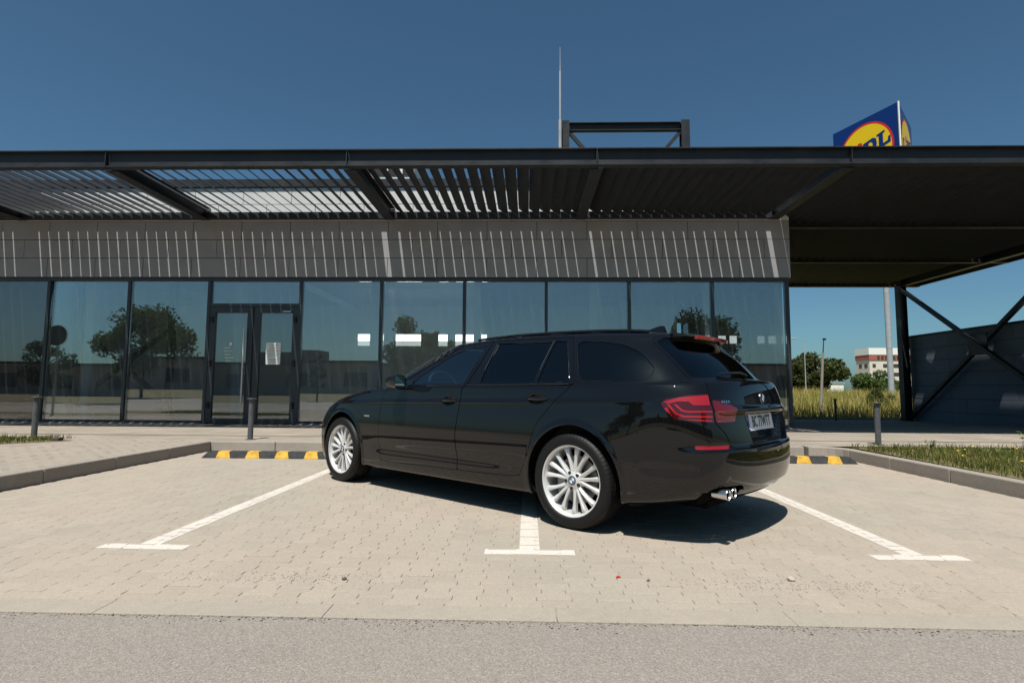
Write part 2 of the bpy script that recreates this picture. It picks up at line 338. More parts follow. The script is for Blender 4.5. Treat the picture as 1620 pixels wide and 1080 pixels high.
# grit at the asphalt edge
b = MB()
for i in range(3200):
    x = prng.uniform(-3.2, 3.2); y = 2.462-abs(prng.normal(0, .03))*(1+.8*math.sin(x*2.3)*math.sin(x*5.1+1)); r = prng.uniform(.001, .0055)**1.0*(1.6 if prng.rand() < .06 else 1)
    if i % 3 == 0: x, y = prng.uniform(-4.4, 4.3), 2.7+prng.gamma(1.5, .8); r *= .6
    if i % 7 == 0: x, y = prng.normal(1.35, .35), 2.95+prng.normal(0, .06); r = prng.uniform(.002, .005)
    if i % 11 == 0: x, y = prng.normal(-1.25, .3), 2.95+prng.normal(0, .05); r = prng.uniform(.002, .005)
    if y > 7.5 or abs(x) > 4.4: continue
    a = prng.uniform(0, 6.28); q = [(x+r*math.cos(a+t)*prng.uniform(.7, 1.2), y+r*math.sin(a+t)*prng.uniform(.7, 1.2), .001) for t in (0, 1.6, 3.1, 4.7)]
    top = (x, y, r*.9); b.add(q+[top], [(0, 1, 4), (1, 2, 4), (2, 3, 4), (3, 0, 4)])
tag(b.build('grit', mat('grit', (.24, .21, .175), .9, var=.5, scale=90)), 'loose sandy grit lying along the asphalt edge', 'grit', kind='stuff')
# small pebbles
for (x, y, r, lab) in ((-.93, 2.93, .013, 'dark pebble on the pavers near the asphalt, left of the middle line'), (1.36, 3.02, .02, 'pale stone lying in the grit patch right of the middle line'), (.62, 2.98, .008, 'tiny dark pebble right of the foot of the middle line')):
    bm = bmesh.new(); bmesh.ops.create_icosphere(bm, subdivisions=2, radius=r)
    for v in bm.verts: v.co *= prng.uniform(.85, 1.12); v.co.z *= .65
    me = bpy.data.meshes.new('pebble'); bm.to_mesh(me); bm.free(); me.materials.append(mat('pebble', (.1, .085, .07) if r < .015 else (.4, .36, .3), .9, var=.3, scale=60))
    o = bpy.data.objects.new('pebble', me); COL.objects.link(o); o.location = (x, y, r*.5); tag(o, lab, 'pebble')
# red scrap
b = MB(); b.add([(.462, 3.03, .004), (.475, 3.04, .009), (.49, 3.035, .005), (.497, 3.044, .012), (.487, 3.025, .004), (.47, 3.022, .006)], [(0, 1, 5), (1, 2, 4, 5), (2, 3, 4)])
tag(b.build('plastic_scrap', mat('red_plastic', (.55, .03, .03), .4)), 'scrap of red plastic lying on the pavers', 'litter')
# ---------------------------------------------------------------- painted bay lines, cut to the stones they are painted on
def clip(poly, rect):
    x0, x1, y0, y1 = rect
    for ax, lim, sg in ((0, x0, 1), (0, x1, -1), (1, y0, 1), (1, y1, -1)):
        out = []
        for i in range(len(poly)):
            a, c = poly[i-1], poly[i]; da, dc = (a[ax]-lim)*sg, (c[ax]-lim)*sg
            if (da < 0) != (dc < 0):
                t = da/(da-dc); out.append(tuple(a[k]+(c[k]-a[k])*t for k in range(2)))
            if dc >= 0: out.append(c)
        poly = out
        if len(poly) < 3: return []
    return poly
def bay_line(x, label, y1=8.3):
    mb = MB(); hw = .062; mb.box(x-hw, x+hw, 3.52, y1, -.004, -.0006); mb.box(x-.27, x+.27, 3.41, 3.52, -.004, -.0006); stem = (x-hw, x+hw, 3.52, y1); head = (x-.27, x+.27, 3.41, 3.52)
    h = PL/2-G_-.0012; w1 = PW/2+A_-G_-.0012; w0 = PW/2-A_-G_-.0012; t0, t1 = .022, .05
    pieces = [[(-w1, -h), (w1, -h), (w1, -t1), (-w1, -t1)], [(-w1, -t1), (w1, -t1), (w0, -t0), (-w0, -t0)], [(-w0, -t0), (w0, -t0), (w0, t0), (-w0, t0)], [(-w0, t0), (w0, t0), (w1, t1), (-w1, t1)], [(-w1, t1), (w1, t1), (w1, h), (-w1, h)]]
    for (cx, cy), (dz, tx, ty) in PAVZ.items():
        if abs(cx-x) > .4: continue
        for rc in (stem, head):
            for pc in pieces:
                p = clip([(cx+px, cy+py) for px, py in pc], rc)
                if len(p) >= 3:
                    mb.add([(a, c, .0016+dz+tx*(a-cx)+ty*(c-cy)) for a, c in p], [tuple(range(len(p)))])
    o = mb.build('parking_line', m_paint); tag(o, label, 'road marking', 'painted parking bay lines')
bay_line(-2.34, 'white painted T-ended bay line left of the black car')
bay_line(.017, 'white painted T-ended bay line running under the black car')
bay_line(2.31, 'white painted T-ended bay line right of the black car')
# ---------------------------------------------------------------- kerbs
KH = .145
def kerb_run(name, label, segs, group='kerbs round the parking bays'):
    t = thing(name, label, 'kerb', (0, 0, 0), group=group)
    for poly in segs:
        MB().prism(poly, -.1, KH+.001*prng.randn()).build('kerb_stone', m_kerb, t, bevel=.012)
kl = [[(-5.0, y+.003), (-4.86, y+.003), (-4.86, y+.997), (-5.0, y+.997)] for y in (2.61, 3.61, 4.61, 5.61, 6.61)]+[[(-5.0, 7.613), (-4.86, 7.613), (-4.86, 8.6), (-5.0, 8.74)]]
kerb_run('kerb', 'grey concrete kerb in shade along the left edge of the bays', kl)
xs = [-4.86+i*1.0 for i in range(10)]
kf = [[(a+.003, 8.6), (min(a+.997, 4.2), 8.6), (min(a+.997, 4.2), 8.74), (a+.003, 8.74)] for a in xs if a < 4.1]
kf[0][3] = (-5.0+.003, 8.74)
kerb_run('kerb', 'sunlit concrete kerb behind the wheel stops at the head of the bays', kf)
arc = [(4.2+.375*math.sin(a), 8.225+.375*math.cos(a)) for a in np.linspace(0, math.pi/2, 6)]
arco = [(4.2+.515*math.sin(a), 8.225+.515*math.cos(a)) for a in np.linspace(0, math.pi/2, 6)]
kr = [arc[i:i+1]+arc[i+1:i+2]+arco[i+1:i+2]+arco[i:i+1] for i in range(5)]
kr = [[arc[0], arc[1], arc[2], arc[3], arc[4], arc[5], arco[5], arco[4], arco[3], arco[2], arco[1], arco[0]][::-1]]
kr += [[(4.575, y+.003), (4.715, y+.003), (4.715, min(y+.997, 8.222)), (4.575, min(y+.997, 8.222))] for y in (2.61, 3.31, 4.31, 5.31, 6.31, 7.31)]
kr[1] = [(4.575, 2.613), (4.715, 2.613), (4.715, 3.307), (4.575, 3.307)]
kerb_run('kerb', 'curved concrete kerb along the weedy verge on the right', kr)
# ---------------------------------------------------------------- shop building
FY = 12.7; XR = 5.89; XL = -16.9; YB = 21.3
shop = thing('shop_building', 'low shop building with grey cladding band above dark framed glass front', 'building', (0, FY, ZP)); SO = (0, FY, ZP)
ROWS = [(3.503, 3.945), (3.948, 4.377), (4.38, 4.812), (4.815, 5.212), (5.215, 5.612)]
OFF = [-.566, -1.14*.497-.566, -.566, -1.14*.497-.566, -.566]
PWD = 1.14
for r, (z0, z1) in enumerate(ROWS):
    x = -3.22+(0 if r % 2 == 0 else -.575)-PWD*13
    me = None
    while x < XR-.05:
        x1 = min(x+PWD, XR); x0 = x
        if x1 > XL:
            if abs(x1-x0-PWD) < 1e-6:
                if me is None:
                    me = MB().box(.006, PWD-.006, -.02, .02, .006, z1-z0-.006).mesh('wall_panel', m_panel if r < 3 else m_panel_lit)
                o = bpy.data.objects.new('wall_panel', me); COL.objects.link(o); o.parent = shop; o.location = (x0, 12.60-FY+.002*prng.randn(), z0-ZP); o.rotation_euler = (0, 0, .002*prng.randn())
            else: MB().box(x0+.004, x1-.002, 12.58, 12.62, z0+.004, z1-.004).build('wall_panel', m_panel if r < 3 else m_panel_lit, shop, SO)
        x += PWD
# side return of the band
for z0, z1 in ROWS:
    for k in range(7): MB().box(XR-.02, XR+.02, 12.585+k*1.24+(.004 if k else .06), 12.585+(k+1)*1.24-.004, z0+.004, z1-.004).build('wall_panel', m_panel, shop, SO)
b = MB(); b.box(XL, XR-.025, 12.63, 12.9, 3.505, 5.60); b.box(XR-.25, XR-.025, 12.9, YB, 3.505, 5.60); b.build('band_backing', m_blackm, shop, SO)
MB().box(XL, XR+.06, 12.53, 12.95, 5.617, 5.80).build('coping', m_steel, shop, SO)
MB().box(XL, XR-.03, 12.95, YB, 4.9, 5.3).build('roof_slab', m_blackm, shop, SO)
# curtain wall
MUL = [-16.8, -14.95, -13.07, -11.18, -9.26, -7.37, -5.23, -3.36, -1.45, .42, 2.30, 4.17, 5.84]
mul_me = MB().box(-.035, .035, -.05, .10, 0, 3.36).mesh('mullion', m_frame)
for x in MUL:
    o = bpy.data.objects.new('mullion', mul_me); COL.objects.link(o); o.parent = shop; o.location = (x, 0, 0)
MB().box(XL, XR, 12.64, 12.80, 3.425, 3.50).build('head_rail', m_frame, shop, SO)
for a, c in zip(MUL[:-1], MUL[1:]):
    if a == -7.37: continue
    MB().box(a+.035, c-.035, 12.655, 12.79, .14, .215).build('bottom_rail', m_frame, shop, SO)
    xm = (a+c)/2; po = MB().box(a+.036-xm, c-.036-xm, -.011, .011, -1.60, 1.60).build('pane', m_glass, shop); po.location = (xm, .011, 1.82-ZP); po.rotation_euler = (.0022*prng.randn(), 0, .0022*prng.randn())
MB().box(XL, -7.405, 12.56, 12.655, .141, .165).build('threshold_strip', m_kerb, shop, SO)
MB().box(-5.195, XR, 12.56, 12.655, .141, .165).build('threshold_strip', m_kerb, shop, SO)
# glazed right flank
SM = [12.9, 15.0, 17.1, 19.2, 21.25]
for y in SM[1:]: MB().box(5.80, 5.88, y-.035, y+.035, .14, 3.5).build('mullion', m_frame, shop, SO)
for a, c in zip(SM[:-1], SM[1:]): MB().box(5.83, 5.852, a+.0355, c-.0355, .215, 3.425).build('pane', m_glass, shop, SO)
MB().box(5.79, 5.885, 12.81, YB, .14, .213).build('bottom_rail', m_frame, shop, SO)
MB().box(5.79, 5.885, 12.81, YB, 3.427, 3.502).build('head_rail', m_frame, shop, SO)
# entrance: transom and two leaves
MB().box(-7.335, -5.265, 12.65, 12.80, 2.82, 2.90).build('transom', m_frame, shop, SO)
MB().box(-7.335, -5.265, 12.70, 12.722, 2.90, 3.425).build('pane', m_glass, shop, SO)
m_dglass = glassmat('door_glass', (.78, .86, .88), .13, dust=.02)
def leaf(x0, x1, lab):
    d = MB()
    z0, z1 = .17, 2.815
    fw_ = .13
    d.box(x0, x0+fw_, 12.66, 12.74, z0, z1); d.box(x1-fw_, x1, 12.66, 12.74, z0, z1); d.box(x0+fw_, x1-fw_, 12.66, 12.74, z1-.13, z1); d.box(x0+fw_, x1-fw_, 12.66, 12.74, z0, z0+.10)
    o = d.build('door', m_frame, shop, SO); o['label'] = lab
    MB().box(x0+fw_, x1-fw_, 12.695, 12.712, z0+.10, z1-.13).build('pane', m_dglass, o, SO)
    return o
dl = leaf(-7.33, -6.32, 'left leaf of the glazed entrance door with vertical steel pull bar')
dr = leaf(-6.28, -5.27, 'right leaf of the glazed entrance door with a white notice')
MB().box(-6.315, -6.285, 12.67, 12.735, .17, 2.81).build('meeting_stile', m_blackm, shop, SO)
b = MB(); b.tube([(-6.47, 12.57, .62), (-6.47, 12.57, 2.30)], .02, 12)
for z in (.75, 1.45, 2.15): b.tube([(-6.47, 12.57, z), (-6.47, 12.66, z)], .012, 8)
b.build('handle', m_satin, dl, SO, smooth=True)
for xx, par in ((-7.27, dl), (-5.33, dr)):
    for z in (.5, 1.45, 2.45): MB().box(xx-.03, xx+.03, 12.63, 12.66, z, z+.14).build('hinge', m_blackm, par, SO)
m_paper = mat('paper', (.72, .74, .70), .8); m_ink = mat('ink_grey', (.30, .32, .31), .8); m_decal = mat('white_decal', (.7, .72, .72), .7)
n = MB().box(-6.0, -5.66, 12.688, 12.6935, 1.50, 2.0).build('notice', m_paper, dr, SO)
b = MB()
for k in range(12):
    if k == 8: continue
    L = prng.uniform(.12, .27); b.box(-5.83-L/2, -5.83+L/2, 12.686, 12.6878, 1.94-k*.035, 1.95-k*.035)
b.build('notice', m_ink, dr, SO)
b = MB()
for k in range(5):
    for q in range(3+k % 2): b.box(-6.93+q*.05-.01*k, -6.93+q*.05+.03-.01*k, 12.690, 12.6945, 1.56+.075*k, 1.56+.075*k+.03)
b.box(-6.86, -6.80, 12.69, 12.6945, 1.93, 2.0)
b.build('decal', m_decal, dl, SO)
MB().box(-5.60, -5.42, 12.60, 12.66, 2.70, 2.72).build('closer_arm', m_chrome, dr, SO)
# interior
MB().box(XL, 5.76, 12.82, YB, .142, .15).build('interior_floor', m_floor, shop, SO)
MB().box(XL, 5.62, 12.82, YB, 4.1, 4.14).build('ceiling', m_inner, shop, SO)
MB().box(XL, 5.6, YB-.2, YB, .15, 4.1).build('rear_wall', m_inner, shop, SO)
MB().box(XL, XL+.2, 12.82, YB-.2, .15, 4.1).build('end_wall', m_inner, shop, SO)
MB().box(-1.6, -1.4, 16.5, YB-.2, .15, 4.1).build('partition', m_inner, shop, SO)
for x in (-12.2, -8.0, -4.2, 1.8, 4.9): MB().box(x-.12, x+.12, 15.2, 15.44, .15, 4.1).build('column', m_inner, shop, SO)
for x in (-10.5, -6.3, -.2, 3.4): MB().box(x-.02, x+.02, 14.0, YB-.3, 3.75, 3.95).build('ceiling_beam', m_inner, shop, SO)
# steel cross bracing inside, behind the left panes
b = MB(); cx, cy, cz = -11.75, 15.9, 1.62
b.bar((cx-1.35, cy, cz+1.05), (cx+1.35, cy, cz-1.05), .12); b.bar((cx+1.35, cy+.13, cz+1.05), (cx-1.35, cy+.13, cz-1.05), .12); b.box(cx-.2, cx+.2, cy-.08, cy+.2, cz-.16, cz+.16)
b.box(cx-1.48, cx-1.32, cy, cy+.16, .15, 4.1); b.box(cx+1.32, cx+1.48, cy, cy+.16, .15, 4.1)
b.build('cross_brace', m_steel, shop, SO)
# luminous panels hung inside
for x0, x1 in ((-5.2, -4.42), (-4.03, -3.27), (-2.72, -2.45), (-2.2, -1.25)):
    o = MB().box(x0, x1, 17.0, 17.05, 2.42, 2.62).build('light_panel', m_lamp, shop, SO)
    MB().box(x0, x1, 17.0, 17.05, 2.27, 2.418).build('light_panel', m_lamp2, shop, SO)
for x0, x1 in ((4.72, 4.9), (5.08, 5.26), (5.38, 5.55)):
    MB().box(x0, x1, 15.0, 15.05, 2.22, 2.42).build('light_panel', m_lamp2, shop, SO)
# ---------------------------------------------------------------- canopy
can = thing('canopy', 'dark steel louvred canopy on braced columns along the shop front', 'canopy', (0, 9.45, 0)); CO = (0, 9.45, 0)
CZ = 4.85; CF = 9.45; XC = 14.45; YC = 20.9
JX = [-20.6, -16.22, -11.86, -7.5, -3.18, 1.2, 5.55, 9.9, XC]
for a, c in zip(JX[:-1], JX[1:]):
    a2, c2 = a+.006, c-.006
    b = MB(); b.box(a2, c2, CF+.07, CF+.085, CZ+.018, CZ+.282); b.box(a2, c2, CF, CF+.16, CZ, CZ+.018); b.box(a2, c2, CF-.01, CF+.16, CZ+.282, CZ+.30)
    b.box(c2-.012, c2, CF+.004, CF+.07, CZ+.0181, CZ+.2819)
    b.build('fascia_beam', m_steel, can, CO)
def ibeam_y(x, y0, y1, z0, z1, w=.2):
    b = MB(); b.box(x-w/2, x+w/2, y0, y1, z0, z0+.018); b.box(x-w/2, x+w/2, y0, y1, z1-.018, z1); b.box(x-.007, x+.007, y0, y1, z0+.018, z1-.018); return b
def ibeam_x(y, x0, x1, z0, z1, w=.2):
    b = MB(); b.box(x0, x1, y-w/2, y+w/2, z0, z0+.018); b.box(x0, x1, y-w/2, y+w/2, z1-.018, z1); b.box(x0, x1, y-.007, y+.007, z0+.018, z1-.018); return b
for x in JX[1:-2]: ibeam_y(x, CF+.165, 12.57 if x < 5 else YC-.11, CZ-.02, CZ+.27, .22).build('beam', m_steel, can, CO)
ibeam_y(13.72, CF+.165, YC-.11, CZ-.04, CZ+.27, .2).build('beam', m_steel, can, CO)
MB().box(XC-.02, XC, CF+.165, YC+.1, CZ, CZ+.30).build('fascia_beam', m_steel, can, CO)
for y in (13.3, 17.0): ibeam_x(y, 6.0, XC-.03, CZ-.012, CZ+.24, .12).build('beam', m_steel, can, CO)
ibeam_x(YC, 6.0, XC-.03, CZ-.03, CZ+.30, .2).build('fascia_beam', m_steel, can, CO)
MB().box(-20.6, 5.5, 12.45, 12.575, CZ-.01, CZ+.14).build('wall_beam', m_steel, can, CO)
# louvre blades, tilted
ang = math.radians(54); SW, ST = .274, .012
def slat_mesh(L):
    b = MB(); b.box(-ST/2, ST/2, 0, L, -SW/2, SW/2); return b.mesh('slat', m_steel2)
s1 = slat_mesh(12.44-CF-.17)
def put_slats(x0, x1, y0, me, pitch=.233, start=.285):
    x = x0+start
    while x < x1-.13:
        o = bpy.data.objects.new('slat', me); COL.objects.link(o); o.parent = can
        o.location = (x+.002*prng.randn(), y0-CF, CZ+.12); o.rotation_euler = (0, -ang+math.radians(.4)*prng.randn(), 0); x += pitch
for a, c in zip(JX[1:6], JX[2:7]): put_slats(a, c, CF+.17, s1, start=.285 if a > -4 else .235)
s2 = slat_mesh(13.22-CF-.18); s3 = slat_mesh(16.92-13.38); s4 = slat_mesh(20.78-17.08)
for a, c in ((5.66, 13.30),):
    put_slats(a, c, CF+.17, s2, start=.13); put_slats(a, c, 13.38, s3, start=.13); put_slats(a, c, 17.08, s4, start=.13)
b = MB(); b.box(5.66, 13.31, CF+.17, YC-.1, CZ+.31, CZ+.36); b.box(13.35, 13.51, CF+.17, YC-.1, CZ+.31, CZ+.36); b.box(13.555, XC-.03, CF+.17, YC-.1, CZ+.31, CZ+.36)
b.build('roof_deck', m_blackm, can, CO)
b = MB()
for y, L in ((9.6, 1.0), (12.3, .35), (13.6, .5), (14.9, .9), (17.0, 1.2), (18.6, .6), (11.2, .3)): b.box(13.25, 13.60, y, y+L, CZ+.362, CZ+.38)
b.build('roof_deck', m_blackm, can, CO)
# columns and cross brace on the right
def column(x, y, z0):
    b = MB(); b.box(x-.13, x-.115, y-.13, y+.13, z0, CZ-.042); b.box(x+.115, x+.13, y-.13, y+.13, z0, CZ-.042); b.box(x-.115, x+.115, y-.008, y+.008, z0, CZ-.042); b.box(x-.2, x+.2, y-.2, y+.2, z0-.02, z0+.02)
    return b.build('column', m_steel, can, CO)
column(13.7, 20.8, -.08); column(13.7, 14.1, .08)
b = MB(); b.bar((13.66, 20.68, 4.68), (13.66, 14.2, .25), .11, .13, up=(1, 0, 0)); b.build('brace', m_steel, can, CO)
b = MB(); b.bar((13.78, 20.68, .06), (13.78, 14.2, 4.68), .11, .13, up=(1, 0, 0)); b.build('brace', m_steel, can, CO)
MB().box(13.70, 13.745, 17.1, 17.8, 2.1, 2.75).build('gusset_plate', m_steel, can, CO)
# ---------------------------------------------------------------- roof top
b0 = thing('roof_frame', 'dark steel portal frame standing on the flat roof', 'steel frame', (2.6, 14.6, 5.3)); RO = (2.6, 14.6, 5.3)
fy = 14.6
for x in (.98, 4.17): 
    b = MB(); b.box(x-.11, x+.11, fy-.11, fy-.095, 5.3, 8.14); b.box(x-.11, x+.11, fy+.095, fy+.11, 5.3, 8.14); b.box(x-.008, x+.008, fy-.095, fy+.095, 5.3, 8.14)
    for z in (7.5, 7.8, 8.08): b.box(x-.1, x+.1, fy-.094, fy+.094, z, z+.012)
    b.build('post', m_steel, b0, RO)
ibeam_x(fy, 1.095, 4.055, 7.88, 8.10, .16).build('top_beam', m_steel, b0, RO)
for x, d in ((1.09, 1), (4.06, -1)): MB().bar((x, fy, 7.86), (x+d*.55, fy, 7.2), .09).build('brace', m_steel, b0, RO)
# white plant room unit behind the parapet
u = thing('rooftop_unit', 'white rooftop plant unit with vent openings, seen through the louvres', 'rooftop unit', (-4.3, 18.2, 5.3)); UO = (-4.3, 18.2, 5.3)
MB().box(-5.15, -3.7, 17.6, 18.8, 5.3, 8.35).build('casing', m_white, u, UO, bevel=.02)
for k in range(3): MB().box(-5.02+k*.47, -4.66+k*.47, 17.57, 17.598, 7.85, 8.08).build('vent', m_blackm, u, UO)
# lightning mast
t = thing('lightning_mast', 'slim pale lightning rod mast beside the roof frame', 'mast', (.87, 14.4, 5.3)); TO = (.87, 14.4, 5.3)
MB().tube([(.84, 14.4, 5.3), (.84, 14.4, 8.1)], .045, 10).build('mast_base', m_galv, t, TO, smooth=True)
MB().tube([(.84, 14.4, 8.1), (.84, 14.4, 9.45)], .028, 10).build('mast_tube', m_galv, t, TO, smooth=True)
MB().tube([(.84, 14.4, 9.45), (.84, 14.4, 10.13)], [.014, .006], 8).build('rod', m_galv, t, TO, smooth=True)
# ---------------------------------------------------------------- dark screen wall on the right
wl_ = thing('screen_wall', 'dark blue-grey block wall behind the cross brace under the canopy', 'wall', (14.0, 16, -.1)); WO = (14.0, 16, -.1)
m_block = ground_mat('blue_grey_block', (.19, .225, .28), (.16, .195, .245), big=.8, fine=6, rough=.75, bump=.2, bsc=30)
MB().box(13.99, 14.19, 8.95, 20.9, -.3, 2.93).build('wall_core', m_blackm, wl_, WO)
bh, bl = .438, 1.25
blk_me = MB().box(0, .035, .006, bl-.006, .006, bh-.006).mesh('block', m_block)
for r in range(7):
    y = 8.95-(bl/2 if r % 2 else 0)
    while y < 20.9:
        ya, yb_ = max(y, 8.95), min(y+bl, 20.9)
        if yb_-ya > .1:
            if yb_-ya > bl-1e-4:
                o = bpy.data.objects.new('block', blk_me); COL.objects.link(o); o.parent = wl_; o.location = (13.955-WO[0]+.002*prng.randn(), ya-WO[1], -.13+r*bh-WO[2])
            else: MB().box(13.955, 13.9895, ya+.006, yb_-.006, -.13+r*bh+.006, -.13+(r+1)*bh-.006).build('block', m_block, wl_, WO)
        y += bl
MB().box(13.93, 14.21, 8.93, 20.92, 2.937, 3.0).build('coping', m_steel, wl_, WO)
# ---------------------------------------------------------------- car body surface (local: X forward, Y left, Z up)
# columns k: front centre -> round the left side -> rear centre; rows: contour levels from sill to roof centreline
SX = [0]*19
def _lv(s): return [tuple(float(a) for a in p.split(',')) for p in s.split()]
LEV = [
 # L0 tucked under
 _lv("2.10,0,.17 2.08,.3,.17 2.0,.5,.17 1.9,.64,.17 1.75,.7,.17 1.484,.74,.19 1.1,.76,.195 .8,.77,.195 .4,.77,.195 -.1,.77,.195 -.6,.77,.195 -1.1,.76,.195 -1.484,.74,.2 -1.85,.72,.215 -2.05,.68,.235 -2.2,.6,.25 -2.3,.44,.25 -2.33,.22,.245 -2.34,0,.245"),
 # L1 lower edge
 _lv("2.24,0,.18 2.22,.34,.18 2.14,.59,.18 2.01,.755,.175 1.84,.83,.185 1.484,.865,.2 1.1,.875,.2 .8,.878,.2 .4,.88,.2 -.1,.88,.2 -.6,.88,.2 -1.1,.878,.202 -1.484,.875,.205 -1.85,.86,.225 -2.1,.815,.252 -2.30,.715,.278 -2.41,.53,.278 -2.46,.28,.27 -2.47,0,.27"),
 # L2
 _lv("2.30,0,.32 2.275,.35,.32 2.185,.615,.32 2.045,.79,.32 1.86,.87,.32 1.484,.905,.32 1.1,.908,.315 .8,.908,.315 .4,.908,.315 -.1,.908,.315 -.6,.908,.315 -1.1,.91,.315 -1.484,.915,.32 -1.85,.9,.33 -2.14,.855,.35 -2.365,.765,.37 -2.475,.575,.37 -2.525,.3,.365 -2.535,0,.365"),
 # L3 widest
 _lv("2.316,0,.46 2.29,.355,.46 2.2,.625,.47 2.055,.805,.485 1.86,.885,.52 1.484,.925,.55 1.1,.926,.55 .8,.926,.55 .4,.926,.55 -.1,.926,.55 -.6,.926,.55 -1.1,.93,.55 -1.484,.935,.55 -1.85,.92,.55 -2.15,.875,.55 -2.385,.785,.54 -2.497,.59,.53 -2.545,.3,.525 -2.555,0,.525"),
 # L4
 _lv("2.305,0,.6 2.275,.35,.6 2.18,.61,.61 2.03,.785,.63 1.85,.87,.68 1.484,.909,.76 1.1,.909,.775 .8,.909,.78 .4,.909,.78 -.1,.909,.78 -.6,.909,.785 -1.1,.912,.79 -1.484,.916,.79 -1.85,.908,.785 -2.15,.88,.775 -2.385,.785,.755 -2.483,.585,.74 -2.52,.3,.735 -2.528,0,.735"),
 # L5 character line
 _lv("2.26,0,.69 2.23,.335,.69 2.135,.585,.7 1.99,.76,.715 1.81,.85,.755 1.484,.892,.83 1.1,.895,.862 .8,.896,.872 .4,.896,.878 -.1,.896,.882 -.6,.896,.886 -1.1,.898,.89 -1.484,.90,.892 -1.85,.893,.892 -2.15,.868,.892 -2.37,.768,.892 -2.463,.57,.895 -2.5,.29,.9 -2.51,0,.9"),
 # L6 belt / hood edge / tailgate shoulder
 _lv("2.2,0,.745 2.17,.32,.75 2.08,.56,.76 1.94,.73,.775 1.77,.82,.815 1.484,.865,.883 1.1,.882,.938 .8,.887,.962 .4,.888,.974 -.1,.888,.98 -.6,.888,.984 -1.1,.888,.988 -1.484,.888,.99 -1.85,.878,.992 -2.13,.838,.998 -2.335,.725,1.008 -2.43,.54,1.02 -2.468,.28,1.028 -2.478,0,1.03"),
 # L7 hood
 _lv("1.85,0,.84 1.83,.3,.84 1.76,.52,.842 1.65,.68,.85 1.55,.77,.868 1.33,.828,.912 1.03,.853,.954 .76,.87,.974 .38,.88,.985 -.1,.88,.992 -.6,.88,.996 -1.1,.88,1.0 -1.484,.879,1.002 -1.85,.868,1.005 -2.11,.825,1.01 -2.3,.715,1.02 -2.395,.53,1.033 -2.435,.275,1.042 -2.448,0,1.045"),
 # L8 hood
 _lv("1.4,0,.935 1.39,.28,.932 1.34,.5,.926 1.28,.66,.92 1.22,.745,.925 1.1,.803,.945 .92,.835,.966 .7,.857,.982 .35,.872,.994 -.11,.874,1.002 -.6,.874,1.006 -1.1,.874,1.01 -1.484,.872,1.012 -1.845,.86,1.016 -2.095,.813,1.022 -2.265,.707,1.032 -2.355,.525,1.045 -2.4,.272,1.055 -2.415,0,1.058"),
 # L9 greenhouse base
 _lv("1.05,0,1.0 1.04,.28,.995 1.0,.52,.985 .95,.7,.975 .92,.765,.975 .85,.803,.982 .76,.828,.992 .61,.85,1.0 .32,.864,1.007 -.12,.868,1.014 -.6,.868,1.018 -1.1,.868,1.022 -1.484,.866,1.025 -1.84,.852,1.03 -2.08,.8,1.036 -2.225,.698,1.046 -2.315,.518,1.058 -2.365,.27,1.068 -2.38,0,1.072"),
 # L10 window mid
 _lv("0.7,0,1.2 .69,.27,1.195 .64,.49,1.185 .56,.645,1.175 .5,.705,1.168 .43,.74,1.165 .36,.762,1.168 .22,.78,1.175 .02,.789,1.185 -.3,.793,1.19 -.68,.793,1.192 -1.11,.792,1.192 -1.48,.788,1.19 -1.8,.772,1.188 -1.99,.728,1.188 -2.11,.645,1.192 -2.195,.48,1.2 -2.25,.25,1.205 -2.268,0,1.208"),
 # L11 window top
 _lv(".34,0,1.378 .325,.28,1.372 .25,.48,1.358 .14,.6,1.342 .06,.638,1.335 -.03,.655,1.335 -.13,.663,1.34 -.26,.668,1.345 -.45,.67,1.35 -.66,.671,1.352 -.9,.671,1.352 -1.18,.669,1.35 -1.46,.664,1.342 -1.7,.653,1.328 -1.86,.625,1.318 -1.98,.562,1.312 -2.06,.42,1.318 -2.105,.215,1.322 -2.12,0,1.324"),
 # L12 roof edge
 _lv(".17,0,1.414 .155,.25,1.41 .09,.44,1.402 .0,.535,1.396 -.08,.565,1.395 -.18,.58,1.398 -.28,.59,1.402 -.4,.595,1.407 -.56,.597,1.411 -.74,.598,1.413 -.95,.597,1.412 -1.2,.594,1.408 -1.46,.588,1.401 -1.7,.576,1.39 -1.87,.55,1.378 -1.99,.49,1.368 -2.07,.37,1.364 -2.115,.19,1.362 -2.13,0,1.362"),
 # L13
 _lv("-.05,0,1.44 -.06,.15,1.439 -.1,.25,1.437 -.17,.29,1.437 -.25,.3,1.439 -.33,.305,1.441 -.43,.31,1.443 -.53,.312,1.446 -.66,.313,1.448 -.82,.314,1.448 -1.0,.314,1.446 -1.22,.312,1.442 -1.45,.31,1.434 -1.66,.303,1.423 -1.82,.29,1.41 -1.93,.26,1.4 -2.0,.2,1.392 -2.04,.1,1.388 -2.05,0,1.387"),
 # L14 centreline
 _lv("-.2,0,1.453 -.22,0,1.453 -.26,0,1.455 -.31,0,1.456 -.37,0,1.457 -.44,0,1.458 -.52,0,1.459 -.62,0,1.46 -.74,0,1.46 -.87,0,1.459 -1.03,0,1.456 -1.23,0,1.451 -1.44,0,1.443 -1.63,0,1.434 -1.77,0,1.424 -1.87,0,1.415 -1.92,0,1.409 -1.95,0,1.405 -1.96,0,1.404"),
]
CT = np.array(LEV)                                   # (15,19,3)
def _bs(n, m):                                       # open uniform cubic B-spline weights with reflected phantom handled by caller
    t = np.linspace(0, n-1-1e-9, m); i = np.floor(t).astype(int); f = t-i
    w = np.stack([(1-f)**3, 3*f**3-6*f**2+4, -3*f**3+3*f**2+3*f+1, f**3], 1)/6
    return i, w, t
def _pad_u(P):
    mir = np.array([1, -1, 1])
    return np.concatenate([P[:, 1:2]*mir, P, P[:, -2:-1]*mir], 1)
